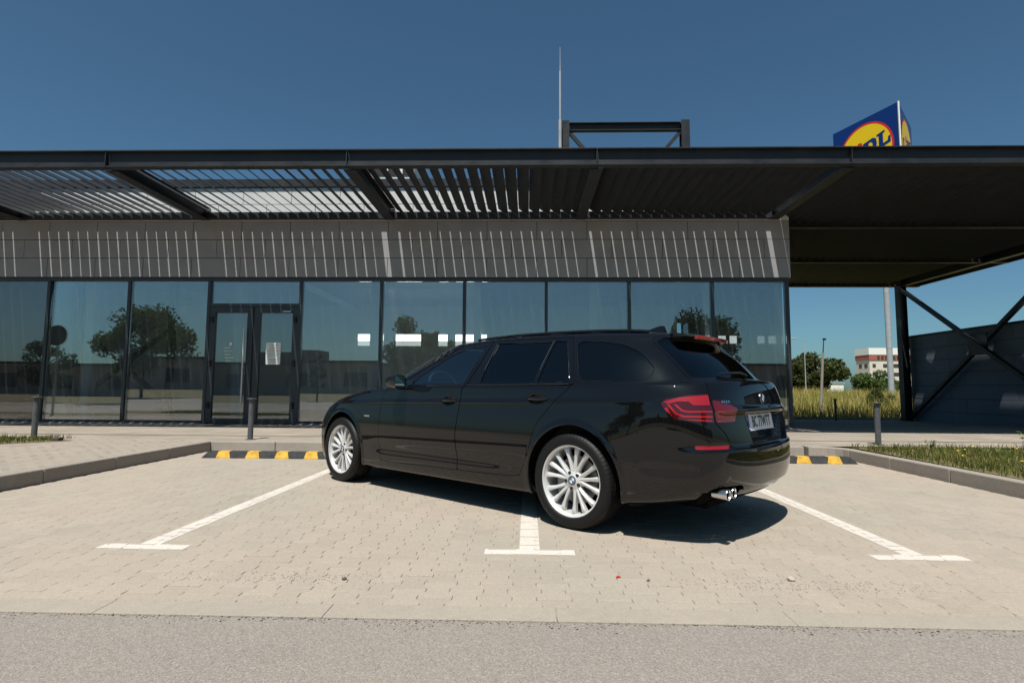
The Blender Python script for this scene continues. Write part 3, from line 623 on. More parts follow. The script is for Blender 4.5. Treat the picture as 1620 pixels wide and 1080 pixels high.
def _pad_v(P):
    mir = np.array([1, -1, 1])
    return np.concatenate([2*P[0:1]-P[1:2], P, P[-2:-1]*mir], 0)
def _eval(P, nu, nv):
    Q = _pad_v(_pad_u(P)); iu, wu, tu = _bs(P.shape[1], nu); iv, wv, tv = _bs(P.shape[0], nv)
    A = sum(Q[:, iu+k]*wu[None, :, k, None] for k in range(4))
    S = sum(A[iv+k]*wv[:, None, k, None] for k in range(4))
    return S, tu, tv
def body_grid(nu=420, nv=260):
    P = CT.copy()
    for _ in range(2):                               # pull the control net so that the smooth surface passes near the table
        S, _, _ = _eval(P, 19, 15); d = CT-S; d[0] *= .3; P = P+.75*d
    S, tu, tv = _eval(P, nu, nv)
    return S, tu, tv
def grid_normals(S):
    du = np.gradient(S, axis=1); dv = np.gradient(S, axis=0)
    n = np.cross(du, dv); n /= (np.linalg.norm(n, axis=-1, keepdims=True)+1e-12)
    return n
def sm(a, b, x):
    t = np.clip((x-a)/(b-a), 0, 1); return t*t*(3-2*t)
def char_z(X): return np.interp(-X, [-1.6, -.78, .28, 1.375, 1.767, 2.17, 2.6], [.80, .838, .856, .876, .889, .9, .9])
def displaced(nu=420, nv=260):
    S, tu, tv = body_grid(nu, nv); N = grid_normals(S)
    X, Y, Z = S[..., 0], S[..., 1], S[..., 2]
    side = sm(-2.3, -2.05, X)*sm(1.75, 1.35, X)
    t = Z-char_z(X)
    d = side*np.where(t < 0, .0045*np.exp(np.clip(t, -1, 0)/.022), .0045*(1-sm(0, .035, t)))
    lowz = .40
    d += -.010*np.exp(-((Z-lowz)/.05)**2)*sm(-1.15, -.7, X)*sm(1.0, .7, X)
    for ax in (1.478, -1.492):
        r = np.hypot(X-ax, Z-.335)
        d += .006*(1-sm(.40, .435, r))*(Z > .2)
    rear = sm(-2.22, -2.46, X)
    tv_ = np.broadcast_to(tv[:, None], Z.shape)
    edge = .605+.0*Y
    d += .018*rear*(1-sm(edge-.004, edge+.012, Z))*sm(.20, .30, Z)
    d += -.006*np.exp(-((Z-.475)/.03)**2)*sm(-2.0, -2.12, X)*sm(-2.42, -2.3, X)
    box = np.maximum(np.abs(Y)-.315-.03*(Z-.74)/.08, np.abs(Z-.728)-.088)
    d += -.058*sm(.006, -.010, box)*(X < -2.2)
    # tailgate upper light-catching ledge
    d += .010*np.exp(-((Z-.845)/.02)**2)*sm(-2.40, -2.47, X)
    # bumper lower insert crease
    d += -.02*sm(.35, .338, Z)*sm(-2.3, -2.42, X)*sm(.20, .26, Z)
    for hx, hz in ((-.2, .872), (-1.18, .902)):
        d += -.014*sm(1.0, .25, ((X-hx)/.10)**2+((Z-hz)/.038)**2)*(Y > .5)
    S2 = S+N*d[..., None]
    N2 = grid_normals(S2)
    s = np.zeros(S.shape[1]); ref = S[np.argmin(np.abs(tv-4.5))]
    seg = np.linalg.norm(np.diff(ref[:, :2], axis=0), axis=1); s[:-1] = np.cumsum(seg[::-1])[::-1]
    sg = np.broadcast_to(s[None, :], Z.shape)
    ug = np.broadcast_to(tu[None, :], Z.shape); vg = np.broadcast_to(tv[:, None], Z.shape)
    return S2, N2, sg, ug, vg
# ---------------------------------------------------------------- cutting a smooth shell into panels
def tri_grid(S, N, *attrs):
    nv, nu = S.shape[:2]; idx = np.arange(nv*nu).reshape(nv, nu)
    a, b_, c, d = idx[:-1, :-1].ravel(), idx[:-1, 1:].ravel(), idx[1:, 1:].ravel(), idx[1:, :-1].ravel()
    T = np.concatenate([np.stack([a, b_, c], 1), np.stack([a, c, d], 1)])
    return dict(V=S.reshape(-1, 3).copy(), N=N.reshape(-1, 3).copy(), A=np.stack([q.ravel() for q in attrs], 1), T=T)
def compact(m):
    u, inv = np.unique(m['T'].ravel(), return_inverse=True)
    return dict(V=m['V'][u], N=m['N'][u], A=m['A'][u], T=inv.reshape(-1, 3))
def split(m, f):
    """-> (part where f<0, part where f>=0), cut cleanly along f=0"""
    V, N, A, T = m['V'], m['N'], m['A'], m['T']; f = np.where(np.abs(f) < 1e-7, 1e-7, f)
    neg = f[T] < 0; cnt = neg.sum(1)
    ins, outs = [T[cnt == 3]], [T[cnt == 0]]; newV, newN, newA = [V], [N], [A]
    mix = T[(cnt == 1) | (cnt == 2)]
    if len(mix):
        ng = f[mix] < 0; lone_is_neg = ng.sum(1) == 1
        lone = np.where(lone_is_neg[:, None], ng, ~ng).argmax(1); r = np.arange(len(mix))
        a, b_, c = mix[r, lone], mix[r, (lone+1) % 3], mix[r, (lone+2) % 3]
        E_ = np.sort(np.concatenate([np.stack([a, b_], 1), np.stack([a, c], 1)]), 1)
        ue, inv = np.unique(E_, axis=0, return_inverse=True); inv = inv.ravel()
        fa, fb = f[ue[:, 0]], f[ue[:, 1]]; t = (fa/(fa-fb))[:, None]
        lerp = lambda Q: Q[ue[:, 0]]*(1-t)+Q[ue[:, 1]]*t
        nn = lerp(N); nn /= np.linalg.norm(nn, axis=1, keepdims=True)+1e-12
        newV.append(lerp(V)); newN.append(nn); newA.append(lerp(A))
        p, q = len(V)+inv[:len(mix)], len(V)+inv[len(mix):]
        t1 = np.stack([a, p, q], 1); t2 = np.stack([p, b_, c], 1); t3 = np.stack([p, c, q], 1)
        L = lone_is_neg
        ins += [t1[L], t2[~L], t3[~L]]; outs += [t1[~L], t2[L], t3[L]]
    base = dict(V=np.concatenate(newV), N=np.concatenate(newN), A=np.concatenate(newA))
    return compact(dict(base, T=np.concatenate(ins))), compact(dict(base, T=np.concatenate(outs)))
def chaikin(P, n=2):
    P = np.array(P, float)
    for _ in range(n):
        Q = np.roll(P, -1, 0); P = np.stack([.75*P+.25*Q, .25*P+.75*Q], 1).reshape(-1, 2)
    return P
def sdf(pts, poly):
    poly = np.array(poly, float); a = poly; c = np.roll(poly, -1, 0)
    lo, hi = poly.min(0)-.12, poly.max(0)+.12
    sel = ((pts > lo) & (pts < hi)).all(1); out = np.full(len(pts), .5); P = pts[sel]
    if len(P) == 0: return out
    best = np.full(len(P), 1e9); ins = np.zeros(len(P), bool)
    for p, q in zip(a, c):
        d = q-p; t = np.clip(((P-p)@d)/(d@d+1e-15), 0, 1); e = P-p-t[:, None]*d; best = np.minimum(best, (e*e).sum(1))
        cr = (p[1] > P[:, 1]) != (q[1] > P[:, 1]); ins ^= cr & (P[:, 0] < (q[0]-p[0])*(P[:, 1]-p[1])/(q[1]-p[1]+1e-15)+p[0])
    r = np.sqrt(best); out[sel] = np.where(ins, -r, r); return out
XZ = lambda m: m['V'][:, [0, 2]]
SZ = lambda m: np.stack([m['A'][:, 0], m['V'][:, 2]], 1)
UV = lambda m: m['A'][:, 1:3]
def off(m, d): return dict(m, V=m['V']+m['N']*d)
def mirror(m): return dict(V=m['V']*[1, -1, 1], N=m['N']*[1, -1, 1], A=m['A'], T=m['T'][:, ::-1])
def join(a, c): return dict(V=np.concatenate([a['V'], c['V']]), N=np.concatenate([a['N'], c['N']]), A=np.concatenate([a['A'], c['A']]), T=np.concatenate([a['T'], c['T']+len(a['V'])]))
def shell(name, m, material, parent):
    me = bpy.data.meshes.new(name); me.from_pydata(m['V'].tolist(), [], m['T'].tolist()); me.materials.append(material)
    me.polygons.foreach_set('use_smooth', [True]*len(me.polygons)); me.normals_split_custom_set_from_vertices(m['N'].tolist())
    o = bpy.data.objects.new(name, me); COL.objects.link(o); o.parent = parent; return o
# ---------------------------------------------------------------- car materials
m_carp = mat('black_car_paint', (.004, .0043, .005), .35, 0, .0, coat=1, coat_rough=.012, rvar=.03, scale=3)
m_carp.node_tree.nodes['Principled BSDF'].inputs['Coat Tint'].default_value = (1, .95, .97, 1); m_carp.node_tree.nodes['Principled BSDF'].inputs['Coat IOR'].default_value = 1.52
m_gap = mat('panel_gap', (.002, .002, .002), .9, spec=.1)
m_trim = mat('gloss_black_trim', (.004, .004, .004), .12, coat=.6)
m_rub = mat('rubber', (.0055, .0055, .0057), .55, 0, .3, var=.25, scale=25, bump=.1, bscale=120)
m_plas = mat('dark_plastic', (.012, .012, .013), .5, var=.2, scale=20)
m_privacy = glassmat('privacy_glass', (.03, .035, .04), .06); m_front = glassmat('front_glass', (.48, .64, .66), .15)
m_rim = mat('silver_alloy', (.66, .66, .65), .34, .35, var=.06, scale=20)
m_rimd = mat('rim_barrel', (.32, .32, .32), .45, .7)
m_disc = mat('brake_disc', (.25, .25, .25), .4, .9)
m_red = mat('tail_lens_red', (.10, .003, .005), .12, coat=1); m_redd = mat('tail_lens_dark', (.05, .002, .004), .12, coat=1)
m_redb = mat('tail_lens_bright', (.27, .007, .012), .2, coat=1); m_redl = mat('tail_light_guide', (.34, .008, .008), .25, coat=1)
m_refl = mat('red_reflector', (.24, .004, .006), .2, coat=1)
m_pl_w = mat('plate_white', (.82, .83, .84), .35, coat=.3); m_pl_k = mat('plate_letters', (.01, .01, .01), .5); m_pl_b = mat('plate_blue', (.01, .06, .38), .4)
m_em_b = mat('emblem_blue', (.0, .13, .36), .2, coat=1); m_em_w = mat('emblem_white', (.7, .72, .74), .2, coat=1); m_em_k = mat('emblem_black', (.008, .008, .008), .2, coat=1)
m_amber = mat('amber_lens', (.8, .25, .02), .2, coat=1)
m_hl = mat('headlight_lens', (.10, .11, .12), .08, .3, coat=1)
m_cab = mat('cabin_dark', (.02, .02, .021), .7, var=.2, scale=10)
# ---------------------------------------------------------------- car
car = thing('estate_car', 'black estate car parked across the bays, seen from its rear left corner', 'car', (-.247, 5.668, 0), math.radians(139.76))
S_, N_, sg_, ug_, vg_ = displaced()
SH = tri_grid(S_, N_, sg_, ug_, vg_)
def wheel_r(m, ax): return np.hypot(m['V'][:, 0]-ax, m['V'][:, 2]-.335)
AXF, AXR = 1.475, -1.495
for ax in (AXF, AXR):
    f = np.where(m_ := (SH['V'][:, 1] > .45), wheel_r(SH, ax)-.392, 1.0); _, SH = split(SH, f)
# side glass
WIN = {
 'front': [(.36, 1.012), (.347, 1.042), (.291, 1.086), (.137, 1.178), (-.036, 1.282), (-.178, 1.328), (-.3, 1.343), (-.44, 1.350), (-.414, 1.178), (-.35, 1.012)],
 'rear': [(-.556, 1.360), (-.565, 1.22), (-.543, 1.022), (-1.125, 1.026), (-1.155, 1.19), (-1.158, 1.348)],
 'quarter': [(-1.182, 1.350), (-1.18, 1.19), (-1.15, 1.026), (-1.455, 1.030), (-1.39, 1.19), (-1.30, 1.346)],
 'load': [(-1.398, 1.336), (-1.47, 1.19), (-1.546, 1.032), (-1.972, 1.032), (-2.04, 1.05), (-2.066, 1.09), (-2.062, 1.125), (-1.951, 1.227), (-1.791, 1.295), (-1.614, 1.326)]}
def rounded(P, k=.012):
    out = []; n = len(P)
    for i in range(n):
        a, c, e = (np.array(P[(i+j) % n], float) for j in (-1, 0, 1))
        d1, d2 = np.linalg.norm(a-c), np.linalg.norm(e-c); k1, k2 = min(k, d1*.3), min(k, d2*.3)
        p, q = c+(a-c)/d1*k1, c+(e-c)/d2*k2
        out += [p, .25*p+.5*c+.25*q, q]
    return out
WINR = {k: rounded(v, .05 if k == 'load' else .012) for k, v in WIN.items()}
GL = {}
for k, P in WINR.items(): GL[k], SH = split(SH, sdf(XZ(SH), P))
WS = [(-.3, 9.12), (2.75, 9.12), (2.9, 9.6), (2.95, 10.5), (2.85, 11.0), (-.3, 11.05)]
RG = [(15.0, 10.95), (15.24, 9.89), (15.44, 9.0), (16, 8.86), (18.3, 8.84), (18.3, 11.35), (15.6, 11.3), (15.15, 11.2)]
GW, SH = split(SH, sdf(UV(SH), WS)); GR, SH = split(SH, sdf(UV(SH), RG))
# rear lamps, reflector, headlight, grille
TL = rounded([(1.041, .892), (1.006, .918), (.917, .934), (.866, .945), (.744, .950), (.728, .949), (.722, .90), (.712, .87), (.702, .772), (.856, .781), (.95, .789), (1.018, .855)], .006)
TI = rounded([(.704, .914), (.628, .908), (.54, .886), (.457, .863), (.493, .775), (.686, .772)], .006)
LT, SH = split(SH, sdf(SZ(SH), TL)); LI, SH = split(SH, sdf(SZ(SH), TI))
RF, SH = split(SH, sdf(SZ(SH), [(.84, .632), (.835, .610), (.607, .609), (.585, .630)]))
HL, SH = split(SH, sdf(UV(SH), rounded([(2.35, 4.55), (2.7, 5.5), (3.6, 5.93), (4.75, 6.05), (4.3, 5.3), (3.3, 4.5)], .1)))
KG, SH = split(SH, sdf(UV(SH), rounded([(.1, 3.6), (.1, 5.3), (.9, 5.3), (1.05, 3.75)], .15)))
LG, SH = split(SH, sdf(UV(SH), rounded([(-.3, 1.4), (-.3, 2.5), (2.0, 2.5), (2.6, 1.5)], .2)))
nt_f = np.where(SH['V'][:, 0] < -2.15, sdf(SH['V'][:, [1, 2]], rounded([(.43, .15), (.44, .35), (.48, .378), (.68, .378), (.73, .36), (.76, .15)], .03)), .5)
NOTCH, SH = split(SH, nt_f)
# panels with real gaps
gaps = []
def panel(P, coords, g=.0021, band=.012, cond=None):
    global SH
    f = sdf(coords(SH), P)
    if cond is not None: f = np.where(cond(SH), f, .5)
    inn, rest = split(SH, f+g); bnd, rest = split(rest, f_rest(rest, P, coords, cond)-g)
    gaps.append(off(bnd, -.006)); SH = rest
    i2, _ = split(inn, -(f_rest(inn, P, coords, cond)+band)); gaps.append(off(i2, -.006))
    o2, _ = split(rest, f_rest(rest, P, coords, cond)-band); gaps.append(off(o2, -.006))
    return inn
def f_rest(m, P, coords, cond):
    f = sdf(coords(m), P)
    return f if cond is None else np.where(cond(m), f, .5)
DF = [(.768, .279), (.797, .582), (.779, .831), (.755, .93), (.66, .992), (.42, 1.075), (.30, 1.135), (.14, 1.226), (-.04, 1.318), (-.18, 1.36), (-.33, 1.376), (-.494, 1.381), (-.468, 1.18), (-.40, 1.03), (-.346, .977), (-.335, .843), (-.302, .606), (-.318, .45), (-.324, .297)]
DR = [(-.328, .297), (-.322, .45), (-.306, .606), (-.339, .843), (-.35, .977), (-.404, 1.03), (-.472, 1.18), (-.499, 1.382), (-.9, 1.384), (-1.338, 1.374), (-1.43, 1.19), (-1.495, 1.03), (-1.455, .975), (-1.37, .91), (-1.29, .83), (-1.203, .743), (-1.15, .64), (-1.112, .515), (-1.07, .41), (-1.015, .328), (-.9, .311)]
sidec = lambda m: (m['A'][:, 2] < 13) & (m['V'][:, 1] > .4)
PDF = panel(DF, XZ, cond=sidec); PDR = panel(DR, XZ, cond=sidec)
TG = [(15.42, 7.19), (15.40, 6.2), (15.38, 5.41), (15.44, 4.8), (15.51, 4.16), (15.89, 3.78), (16.02, 3.45), (16.15, 3.36), (17, 3.37), (18.4, 3.38), (18.4, 11.75), (15.0, 11.7), (14.82, 11.3), (14.86, 10.92), (15.1, 9.89), (15.3, 9.03)]
PTG = panel(TG, UV, g=.012, band=.05)
HD = [(-.3, 6.2), (2.8, 6.25), (3.6, 6.6), (4.1, 7.3), (4.05, 8.5), (3.0, 8.8), (-.3, 8.85)]
PHD = panel(HD, UV, g=.012, band=.05)
zb = lambda m: np.interp(m['A'][:, 0], [0, .54, .574, .607, .70, .95, 1.1, 1.45], [.597, .597, .617, .69, .768, .785, .715, .655])
fb = lambda m: np.where(m['V'][:, 0] < -1.7, m['V'][:, 2]-zb(m), .5)
bnd, SH = split(SH, np.abs(fb(SH))-.0021); gaps.append(off(bnd, -.006)); PBU, SH = split(SH, fb(SH))
NB, _ = split(NOTCH, fb(NOTCH))
both = lambda m: join(m, mirror(m))
body = shell('body', both(SH), m_carp, car)
shell('rear_bumper', join(both(PBU), mirror(NB)), m_carp, car); shell('hood', both(PHD), m_carp, car); tg = shell('tailgate', both(PTG), m_carp, car)
gp = gaps[0]
for q in gaps[1:]: gp = join(gp, q)
shell('seam', both(gp), m_gap, car)
doors = {}
for sd, mm in ((1, lambda m: m), (-1, mirror)):
    side = 'left' if sd > 0 else 'right'
    doors['f', sd] = shell('door', mm(PDF), m_carp, car); doors['r', sd] = shell('door', mm(PDR), m_carp, car)
    doors['f', sd]['label'] = 'front %s door' % side; doors['r', sd]['label'] = 'rear %s door' % side
    shell('window', mm(off(GL['front'], -.004)), m_front, doors['f', sd])
    shell('window', mm(off(GL['rear'], -.004)), m_privacy, doors['r', sd]); shell('window', mm(off(GL['quarter'], -.004)), m_privacy, doors['r', sd])
    shell('window', mm(off(GL['load'], -.003)), m_privacy, car)
    # lamps
    t = shell('tail_light', mm(off(LT, -.001)), m_redd, car)
    br_, rs = split(LT, sdf(SZ(LT), [(1.025, .899), (.917, .928), (.744, .944), (.731, .944), (.726, .88), (.837, .879), (.866, .902), (.93, .902), (.99, .886)]))
    shell('lens', mm(off(br_, .0015)), m_redb, t)
    for ln in ([(1.0, .884), (.99, .892), (.945, .835), (.90, .816), (.716, .814), (.716, .803), (.90, .805), (.952, .824)], [(.958, .884), (.946, .889), (.905, .852), (.876, .845), (.716, .846), (.716, .836), (.88, .834), (.913, .842)], [(1.018, .858), (1.0, .866), (.958, .80), (.95, .795), (.72, .789), (.72, .779), (.95, .79)]):
        a_, _ = split(LT, sdf(SZ(LT), ln)); shell('light_guide', mm(off(a_, .002)), m_redl, t)
    t2 = shell('tail_light', mm(off(LI, -.001)), m_red, tg)
    for z in (.845, .812, .785):
        a_, _ = split(LI, sdf(SZ(LI), [(.68, z), (.68, z-.008), (.515, z-.008), (.495, z)])); shell('light_guide', mm(off(a_, .0015)), m_redl, t2)
    shell('reflector', mm(off(RF, .001)), m_refl, car)
    shell('headlight', mm(HL), m_hl, car); shell('grille', mm(off(KG, -.01)), m_trim, car)
shell('lower_grille', both(off(LG, -.02)), m_plas, car)
shell('windscreen', both(off(GW, -.003)), m_front, car); rgl = shell('rear_window', both(off(GR, -.003)), m_privacy, tg)
# surface lookup on the uncut shell
FS = S_.reshape(-1, 3); FN = N_.reshape(-1, 3); FA = np.stack([sg_.ravel(), ug_.ravel(), vg_.ravel()], 1)
SIDE = (FA[:, 1] > 3) & (FA[:, 1] < 16.2) & (FA[:, 2] < 12.2) & (FA[:, 2] > .7)
FS_s, FN_s = FS[SIDE], FN[SIDE]
def on_side(x, z):
    d = (FS_s[:, 0]-x)**2+(FS_s[:, 2]-z)**2; i = np.argpartition(d, 16)[:16]; w_ = 1/(d[i]+1e-4); w_ /= w_.sum()
    A_m = np.stack([np.ones(16), FS_s[i, 0]-x, FS_s[i, 2]-z], 1)*np.sqrt(w_)[:, None]; yy = np.linalg.lstsq(A_m, FS_s[i, 1]*np.sqrt(w_), rcond=None)[0][0]
    n = (FN_s[i]*w_[:, None]).sum(0); return np.array([x, yy, z]), n/np.linalg.norm(n)
UVT = FA[:, 1:3]
def on_uv(u, v):
    d = ((UVT-[u, v])**2).sum(1); i = d.argmin(); return FS[i], FN[i]
def poly_line(P, step=.03):
    P = [np.array(p, float) for p in P]; out = []
    for a, c in zip(P[:-1], P[1:]):
        n = max(1, int(np.linalg.norm(c-a)/step)); out += [a+(c-a)*k/n for k in range(n)]
    return out+[P[-1]]
def side_tube(P, r, lift, name, m, sides=((1, car), (-1, car))):
    pts = []
    for p in poly_line(P):
        q, n = on_side(*p); pts.append(q+n*lift)
    for sd, par in sides: MB().tube([(p[0], p[1]*sd, p[2]) for p in pts], r, 6).build(name, m, par, smooth=True)
for k, P in WIN.items():
    dd = {'front': 'f', 'rear': 'r', 'quarter': 'r'}.get(k); pr = [(1, doors[dd, 1]), (-1, doors[dd, -1])] if dd else [(1, car), (-1, car)]
    side_tube(list(WINR[k])+[WINR[k][0]], .003, .0005, 'window_seal', m_trim, pr)
m_chr2 = mat('bright_strip', (.3, .29, .28), .3, .9)
side_tube([(-.560, 1.358), (-.568, 1.24), (-.556, 1.13)], .0016, .003, 'window_seal', m_chr2, [(1, doors['r', 1]), (-1, doors['r', -1])])
side_tube([(-1.168, 1.352), (-1.167, 1.24), (-1.15, 1.12)], .0016, .003, 'window_seal', m_chr2, [(1, doors['r', 1]), (-1, doors['r', -1])])
side_tube([(.62, .998), (.2, 1.0), (-.35, 1.003), (-.9, 1.008), (-1.46, 1.014)], .005, .002, 'belt_strip', m_trim)
# arch lips and liners
def arch(ax, sd):
    b = MB(); pts = []
    for a in np.linspace(math.radians(-22), math.radians(202), 49):
        x, z = ax+.392*math.cos(a), .335+.392*math.sin(a); q, n = on_side(x, z); pts.append((x, q[1], z, a))
    n = len(pts); vs = []
    for dy, dr in ((0, 0), (-.006, -.006), (-.03, -.006), (-.03, .012), (-.10, .03), (-.42, .035)):
        for x, y, z, a in pts: vs.append((x+dr*math.cos(a), (y+dy)*sd, z+dr*math.sin(a)))
    for r in range(5):
        for i in range(n-1): b.add([], []); b.f.append((r*n+i, r*n+i+1, (r+1)*n+i+1, (r+1)*n+i)); b.mi.append(0 if r < 2 else 1)
    b.v = vs
    o = b.build('wheel_arch', [m_carp, m_plas], car, smooth=True)
for sd in (1, -1): arch(AXF, sd); arch(AXR, sd)
# underbody
b = MB(); b.box(-2.3, 2.05, -.50, .50, .20, .24); b.box(-.98, .96, -.80, .80, .205, .235); b.box(1.02, 1.9, -.48, .48, .24, .8); b.box(-2.25, -1.1, -.48, .48, .24, .75)
b.build('underbody', m_gap, car)
MB().box(-2.33, -2.24, .36, .72, .26, .42).build('exhaust_recess', m_gap, car)
# door handles
def handle(x, z, sd, par):
    q, n = on_side(x, z); b = MB(); secs = []
    L = 15; ring = []
    for i in range(L):
        t = -1+2*i/(L-1); px = x+t*.105; pz = z+.004+t*(-.002)
        s_ = math.sqrt(max(.02, 1-abs(t)**3)); hh = .017*s_; base, nn = on_side(x, z); out = .030-.02*t*t+.012
        for k in range(10):
            a = 2*math.pi*k/10; ring.append((px, sd*(base[1]+out-.012+.011*s_*math.cos(a)), pz+hh*math.sin(a)))
    b.v = ring; b.f = [(i*10+k, i*10+(k+1) % 10, (i+1)*10+(k+1) % 10, (i+1)*10+k) for i in range(L-1) for k in range(10)]+[tuple(range(10)), tuple(range((L-1)*10, L*10))]; b.mi = [0]*len(b.f)
    b.build('handle', m_carp, par, smooth=True)
for sd in (1, -1): handle(-.2, .872, sd, doors['f', sd]); handle(-1.18, .902, sd, doors['r', sd])
# mirrors
def wing_mirror(sd):
    b = MB(); L, K = 12, 16; x0, y0, z0 = .42, 1.02, 1.03
    for i in range(L):
        t = i/(L-1); px = x0-.075+.19*t; sc_ = math.sqrt(max(.0, 1-(t*.99)**2.6)) if t > .0 else 1
        for k in range(K):
            a = 2*math.pi*k/K; c, s_ = math.cos(a), math.sin(a); c = math.copysign(abs(c)**.7, c); s_ = math.copysign(abs(s_)**.7, s_)
            b.v.append((px-.03*c*(1-t), sd*(y0-.01+.09*c*sc_), z0+.068*s_*sc_+.006*c))
    b.f = [(i*K+k, i*K+(k+1) % K, (i+1)*K+(k+1) % K, (i+1)*K+k) for i in range(L-1) for k in range(K)]+[tuple(range((L-1)*K, L*K))]; b.mi = [0]*len(b.f)
    o = b.build('mirror', m_carp, car, smooth=True)
    g = MB()
    for k in range(K):
        a = 2*math.pi*k/K; c, s_ = math.cos(a), math.sin(a); c = math.copysign(abs(c)**.7, c); s_ = math.copysign(abs(s_)**.7, s_)
        g.v.append((x0-.07-.03*c, sd*(y0-.01+.083*c), z0+.061*s_+.006*c))
    g.f = [tuple(range(K))]; g.mi = [0]; g.build('mirror_glass', mat('mirror_face', (.35, .5, .52), .02, 1.0), o)
    MB().tube([(.44, sd*.86, .985), (.46, sd*.92, .985), (.46, sd*.98, 1.0)], [.03, .024, .03], 8).build('mirror_arm', m_trim, o, smooth=True)
    bb = MB(); tri = [(.62, 1.0), (.36, 1.008), (.352, 1.045), (.40, 1.055)]; vs = []
    for p in tri:
        q, n = on_side(*p); q = q+n*.004; vs.append((q[0], q[1]*sd, q[2]))
    bb.add(vs, [(0, 1, 2, 3)]); bb.build('mirror_sail', m_trim, o)
for sd in (1, -1): wing_mirror(sd)
# emblem discs
def emblem(R, parent, loc, rot, name='emblem'):
    b = MB(); n = 32
    def ring(r0, r1, m, a0=0, a1=2*math.pi, z=0):
        k = max(2, int(n*(a1-a0)/(2*math.pi))); vs = []
        for i in range(k+1):
            a = a0+(a1-a0)*i/k; vs += [(r0*math.cos(a), r0*math.sin(a), z), (r1*math.cos(a), r1*math.sin(a), z)]
        b.add(vs, [(2*i, 2*i+1, 2*i+3, 2*i+2) for i in range(k)], m)
    ring(.94*R, R, 3, z=.0); ring(.66*R, .94*R, 2, z=.0005); ring(.62*R, .66*R, 3, z=.0006)
    for q in range(4): ring(.0001, .62*R, q % 2, q*math.pi/2, (q+1)*math.pi/2, z=.0008)
    ring(R, R*1.001, 3, z=-.004); b.add([(R*math.cos(2*math.pi*i/n), R*math.sin(2*math.pi*i/n), z) for z in (0, -.006) for i in range(n)], [(i, (i+1) % n, n+(i+1) % n, n+i) for i in range(n)], 3)
    o = b.build(name, [m_em_w, m_em_b, m_em_k, m_chrome], parent); o.location = loc; o.rotation_euler = rot; return o
# ---------------------------------------------------------------- wheels
wheel = bpy.data.objects.new('wheel', None); COL.objects.link(wheel); wheel.parent = car
prof = [(.232, -.10), (.245, -.114), (.285, -.1225), (.316, -.116), (.329, -.099), (.3335, -.075), (.334, -.0665), (.327, -.065), (.327, -.058), (.335, -.0565), (.3355, -.033), (.328, -.0315), (.328, -.0235), (.3355, -.022),
        (.3355, .022), (.328, .0235), (.328, .0315), (.3355, .033), (.335, .0565), (.327, .058), (.327, .065), (.334, .0665), (.3335, .075), (.329, .099), (.316, .116), (.302, .1205), (.298, .1222), (.284, .1228), (.264, .1205), (.260, .119), (.256, .117), (.251, .109), (.248, .095)]
b = MB(); nseg = 210; L = len(prof)
for k in range(nseg):
    for (r, y) in prof:
        sh = .0
        if abs(y) < .0565 and r > .33: sh = -.005 if k % 3 == 0 else 0
        if .0665 <= abs(y) < .117: sh = -.0032 if k % 3 in (0,) else 0
        a = 2*math.pi*(k+ (abs(y)*14 if abs(y) < .118 else 1.65) * (1 if y > 0 else -1))/nseg; rr = r+sh
        b.v.append((rr*math.cos(a), y, rr*math.sin(a)))
b.f = [((k*L+i), (k*L+i+1), ((k+1) % nseg*L+i+1), ((k+1) % nseg*L+i)) for k in range(nseg) for i in range(L-1)]; b.mi = [0]*len(b.f)
smooth_angle(b.build('tyre', m_rub, wheel), 38)
rim = MB().lathe([(.239, .104), (.2465, .1105), (.2495, .110), (.250, .102), (.242, .096), (.2345, .090), (.2315, .082), (.229, .055), (.226, .03), (.222, -.03), (.221, -.10)], 96, 'y').build('rim', m_rim, wheel, smooth=True)
MB().lathe([(.0001, .0855), (.034, .0855), (.0365, .083), (.058, .079), (.068, .073), (.075, .058), (.076, .03)], 48, 'y').build('hub', m_rim, wheel, smooth=True)
for k in range(15):
    grp, j = divmod(k, 3); off_ = (j-1); th_r = 2*math.pi*k/15+math.radians(4); th_h = 2*math.pi*(grp*3+1+off_*.66)/15+math.radians(4)
    b = MB(); NS = 12
    for i in range(NS):
        t = i/(NS-1); r = .046+(.237-.046)*t; th = th_h+(th_r-th_h)*t**.8; y = .0765+.004*math.sin(t*math.pi)+.0145*t**2
        w_ = .030-.007*math.sin(min(1, t*1.25)*math.pi*.6)+.018*max(0, t-.6)/.4; c, s_ = math.cos(th), math.sin(th)
        for lx, ly in ((-w_/2, -.034), (-w_/2, -.007), (-w_*.22, 0), (w_*.05, -.0015), (w_*.26, -.004), (w_/2, -.010), (w_/2, -.034)):
            b.v.append((r*c-lx*s_, y+ly-(.012*max(0, t-.9)/.1), r*s_+lx*c))
    b.f = [(i*7+k2, (i+1)*7+k2, (i+1)*7+(k2+1) % 7, i*7+(k2+1) % 7) for i in range(NS-1) for k2 in range(7)]; b.mi = [0]*len(b.f)
    smooth_angle(b.build('spoke', m_rim, wheel), 35)
for k in range(5):
    a = 2*math.pi*(k+.5)/5+math.radians(4+24); MB().lathe([(.0001, 0), (.0125, 0), (.0125, -.012)], 16, 'y', (.056*math.cos(a), .0822, .056*math.sin(a))).build('bolt', m_plas, wheel)
MB().lathe([(.05, .0), (.168, 0), (.168, -.025), (.05, -.025)], 48, 'y', (0, .015, 0), closed=True).build('brake_disc', m_disc, wheel)
MB().lathe([(.0001, .03), (.075, .03), (.08, -.06)], 32, 'y').build('brake_hub', m_plas, wheel); MB().lathe([(.0001, -.055), (.221, -.055)], 48, 'y').build('backing_plate', m_gap, wheel)
MB().box(.085, .175, -.02, .03, -.11, .11).build('caliper', m_rimd, wheel, bevel=.012)
emblem(.034, wheel, (0, .0862, 0), (math.radians(-90), math.radians(0), 0))
wheel.location = (-1.484, .795, .3345)
